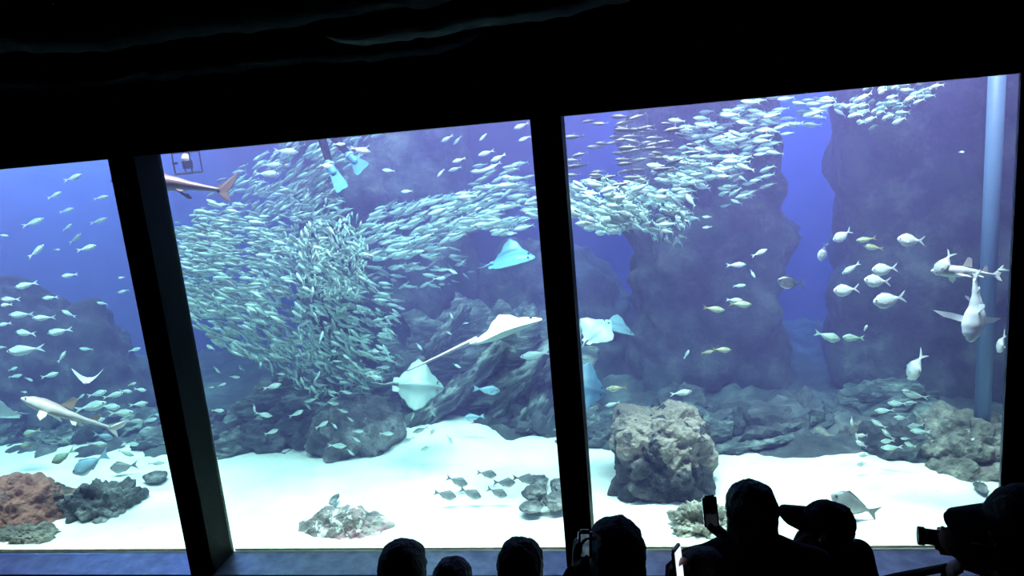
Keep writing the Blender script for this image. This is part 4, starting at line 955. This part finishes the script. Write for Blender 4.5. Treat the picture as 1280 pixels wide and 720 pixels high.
    for v in bm.verts:
        n = v.co.normalized(); bq = 2.5 if n.z > 0 else 2
        n = n*(abs(n.x)**bq+abs(n.y)**bq+abs(n.z)**bq)**(-1/bq); n.z *= .94 if n.z > 0 else 1; rr = 1+.05*noise.fractal(n*3+sd, 1, 2, 3)+.025*abs(noise.fractal(n*14+sd, 1, 2, 2))
        p_ = Vector((n.x*(.078+vol), n.y*(.098+vol)-.014, .022+n.z*(.098+vol*1.1)))*1
        p_ = Vector((p_.x*rr, p_.y*rr, p_.z*rr))
        if n.z < 0:   # drop the sides and the back down to the hair line
            p_.z = .022+n.z*(.022-low)*(1+.10*noise.noise(n*9+sd))
            hw = 1 if n.z > -.75 else math.sqrt(max(0, 1-((-n.z-.75)/.25)**2))
            xy = math.hypot(n.x, n.y)+1e-6; g = hw/xy*min(1, 1)
            tp = .90 if hairstyle == 'short' else .97
            p_.x = n.x*g*(.078+vol)*(1-(1-tp)*-n.z)*rr; p_.y = n.y*g*(.098+vol)*(1-(1-tp)*-n.z)*rr-.014
        if n.y > .45 and n.z < .42: p_.y = min(p_.y, .052); p_.z = max(p_.z, .03)
        v.co = HL(*p_)
    keep(bm_obj('hair', bm, M['hair'], smooth=True), root)
    if cap:
        c = bmesh.new(); bmesh.ops.create_icosphere(c, subdivisions=4, radius=1)
        for v in c.verts:
            n = v.co.copy(); z = max(n.z, -.15)
            v.co = HL(n.x*.091, n.y*.111-.010, .040+z*.088)
        co_ = keep(bm_obj('cap', c, M['cloth'], smooth=True), root)
        c = bmesh.new(); A, B = [], []
        for i in range(-8, 9):
            t = i/8; x = .085*t; yb = .075*math.sqrt(max(0, 1-t*t*.8)); yt = .085+.125*brim*math.sqrt(max(0, 1-t*t)); zz = .050-.035*t*t
            A.append([c.verts.new(HL(x, yb, zz+.024)), c.verts.new(HL(x, yt, zz-.004))]); B.append([c.verts.new(HL(x, yb, zz-.004)), c.verts.new(HL(x, yt, zz-.022))])
        for u, v_, u2, v2 in zip(A, A[1:], B, B[1:]):
            c.faces.new((u[0], u[1], v_[1], v_[0])); c.faces.new((u2[0], v2[0], v2[1], u2[1])); c.faces.new((u[1], u2[1], v2[1], v_[1])); c.faces.new((u[0], v_[0], v2[0], u2[0]))
        for u, u2 in ((A[0], B[0]), (A[-1], B[-1])): c.faces.new((u[0], u2[0], u2[1], u[1]))
        bmesh.ops.recalc_face_normals(c, faces=c.faces); bmesh.ops.bevel(c, geom=[e for e in c.edges if e.is_manifold and e.calc_face_angle(0) > .9], offset=.007, segments=2, affect='EDGES'); br = bm_obj('brim', c, M['cloth'], co_)
    return dict(root=root, H=H, d=d, P=P, F=F_, S=S, HL=HL)
def phone(label, c, sidev, upv, w_, h_, mat, shift=.0, sw=.42, sh=.44):
    sidev = Vector(sidev).normalized(); upv = Vector(upv); upv = (upv-sidev*upv.dot(sidev)).normalized(); n = sidev.cross(upv)
    root = empty('phone', c); tag(root, label, 'phone')
    bm = bmesh.new(); box(bm, -w_/2, w_/2, -h_/2, h_/2, -.0045, .0045)
    bmesh.ops.bevel(bm, geom=[e for e in bm.edges if abs(e.verts[0].co.z-e.verts[1].co.z) > .005], offset=.009, segments=3, affect='EDGES'); bm_obj('case', bm, M['phone'], root)
    bm = bmesh.new(); box(bm, -w_*sw, w_*sw, -h_*sh+shift, h_*sh+shift, .0046, .0054); bm_obj('screen', bm, mat, root)
    bm = bmesh.new(); g = bmesh.ops.create_icosphere(bm, subdivisions=2, radius=.006); bmesh.ops.transform(bm, matrix=Matrix.Translation((-w_*.28, h_*.40, -.0045)) @ Matrix.Diagonal((1, 1, .4, 1)), verts=bm.verts); bm_obj('lens', bm, M['phone'], root)
    root.matrix_world = Matrix.Translation(c) @ Matrix((sidev, upv, n)).transposed().to_4x4(); return root
def pd(px, py, d): r = ray(px, py); return EYE+r*(d/r.dot(FW))

person('visitor with short dark hair, leftmost head at the bottom of the photo', 505, 678, 53, 4)
person('visitor whose low dark head shows between the two heads at lower left', 567, 700, 46, 0, dist=3.62)
person('visitor with tufted dark hair below the middle pane, left of the mullion', 652, 676, 51, -6)
d4 = 2.45; c4 = pd(731, 681, d4-.05)
person('visitor with a large round head of dark hair beside the mullion, holding a glowing phone', 771, 650, 63, 10, hands={-1: (pd(722, 712, d4-.02), (.1, .2, 1), .7)}, hairstyle='bob')
phone('phone with dim blue picture on its screen held in front of the mullion', c4+Vector((0, 0, .0)), RT, UP+RT*-.05, .045, .10, M['screen_blue'], .0, .30, .36)
d5 = 2.45; c5 = pd(848, 714, d5-.2)
person('visitor with shaggy dark hair low beside a bright phone, left of the central visitor', 880, 687, 54, 25, hands={-1: (pd(838, 738, d5-.18), (.1, .2, 1), .7)}, hairstyle='bob', dist=d5, head_w=.14)
phone('black phone with a narrow bright white screen at the bottom of the photo', c5, RT*.42+FW*.85, UP+RT*-.12, .085, .15, M['screen_bright'])
d6 = .172*FPX/57; c6 = pd(888, 640, d6+.02)
person('central visitor with a big dark head of hair lifting a phone with the left hand', 939, 604, 57, 0, hands={-1: (pd(908, 672, d6+.04), RT*-.75+UP*.6+FW*.1, .85)}, hairstyle='bob', hunch=.09)
phone('dark phone lifted upright in the hand of the central visitor', c6, RT*.97+UP*.1, UP-RT*.22, .056, .128, M['screen_dim'], -.03, .40, .20)
d7 = .172*FPX/48
person('visitor in a peaked cap turned to the left, raising a hand to the face', 1032, 627, 48, 62, pitch=4, hands={-1: (pd(992, 688, d7-.02), UP*.6+RT*.5+FW*.1, .8)}, cap=True, hairstyle='crop', hunch=.09)
d8 = 1.72
r8 = person('visitor at the right edge in a rounded peaked hat, aiming a camcorder to the left', 1292, 608, 90, 62, pitch=-8, brim=.75, hands={-1: (pd(1256, 702, d8-.02), RT*-1+UP*.22, .45), 1: (pd(1250, 716, d8+.10), RT*-1+UP*.4, .6)}, cap=True, dist=d8, hairstyle='crop', hunch=.05)
# camcorder: body, lens barrel, viewfinder, side screen
c8 = pd(1186, 675, d8+.05); cm = empty('camcorder', c8); tag(cm, 'black camcorder held out by the visitor at the right edge', 'camera')
fx = (RT*-1+FW*.38+UP*.02).normalized(); fu = (UP-fx*UP.dot(fx)).normalized()
mm = Matrix((fx, fu.cross(fx), fu)).transposed().to_4x4()
bm = bmesh.new(); box(bm, -.05, .03, -.028, .028, -.032, .024); bmesh.ops.bevel(bm, geom=bm.edges[:], offset=.01, segments=3, affect='EDGES'); bm_obj('body', bm, M['phone'], cm)
bm = bmesh.new(); tube(bm, [(.02, 0, .002), (.05, 0, .002), (.052, 0, .002), (.066, 0, .002)], [.019, .019, .022, .022], 18); bm_obj('lens_barrel', bm, M['phone'], cm)
bm = bmesh.new(); tube(bm, [(-.045, 0, .026), (-.085, 0, .03), (-.10, 0, .031)], [.012, .013, .017], 12); bm_obj('viewfinder', bm, M['phone'], cm)
bm = bmesh.new(); box(bm, -.05, .02, -.034, -.029, -.024, .018); bm_obj('side_screen', bm, M['phone'], cm)
cm.matrix_world = Matrix.Translation(c8) @ mm
# dark handrail running down at the lower right, one small light at its end
hr = empty('handrail', at(1180, 706, 5.3)); tag(hr, 'dark handrail sloping across the lower right in front of the sill', 'handrail')
pts = [at(1060, 735, 5.75), at(1120, 721, 5.6), at(1180, 710, 5.2), at(1290, 690, 4.75)]
bm = bmesh.new(); tube(bm, pts, .03, 10); keep(bm_obj('rail', bm, M['black'], smooth=True), hr)
for q in pts[1:]:
    bm = bmesh.new(); tube(bm, [q, Vector((q.x, q.y, floor_at(q.y)))], .02, 10); keep(bm_obj('post', bm, M['black']), hr)
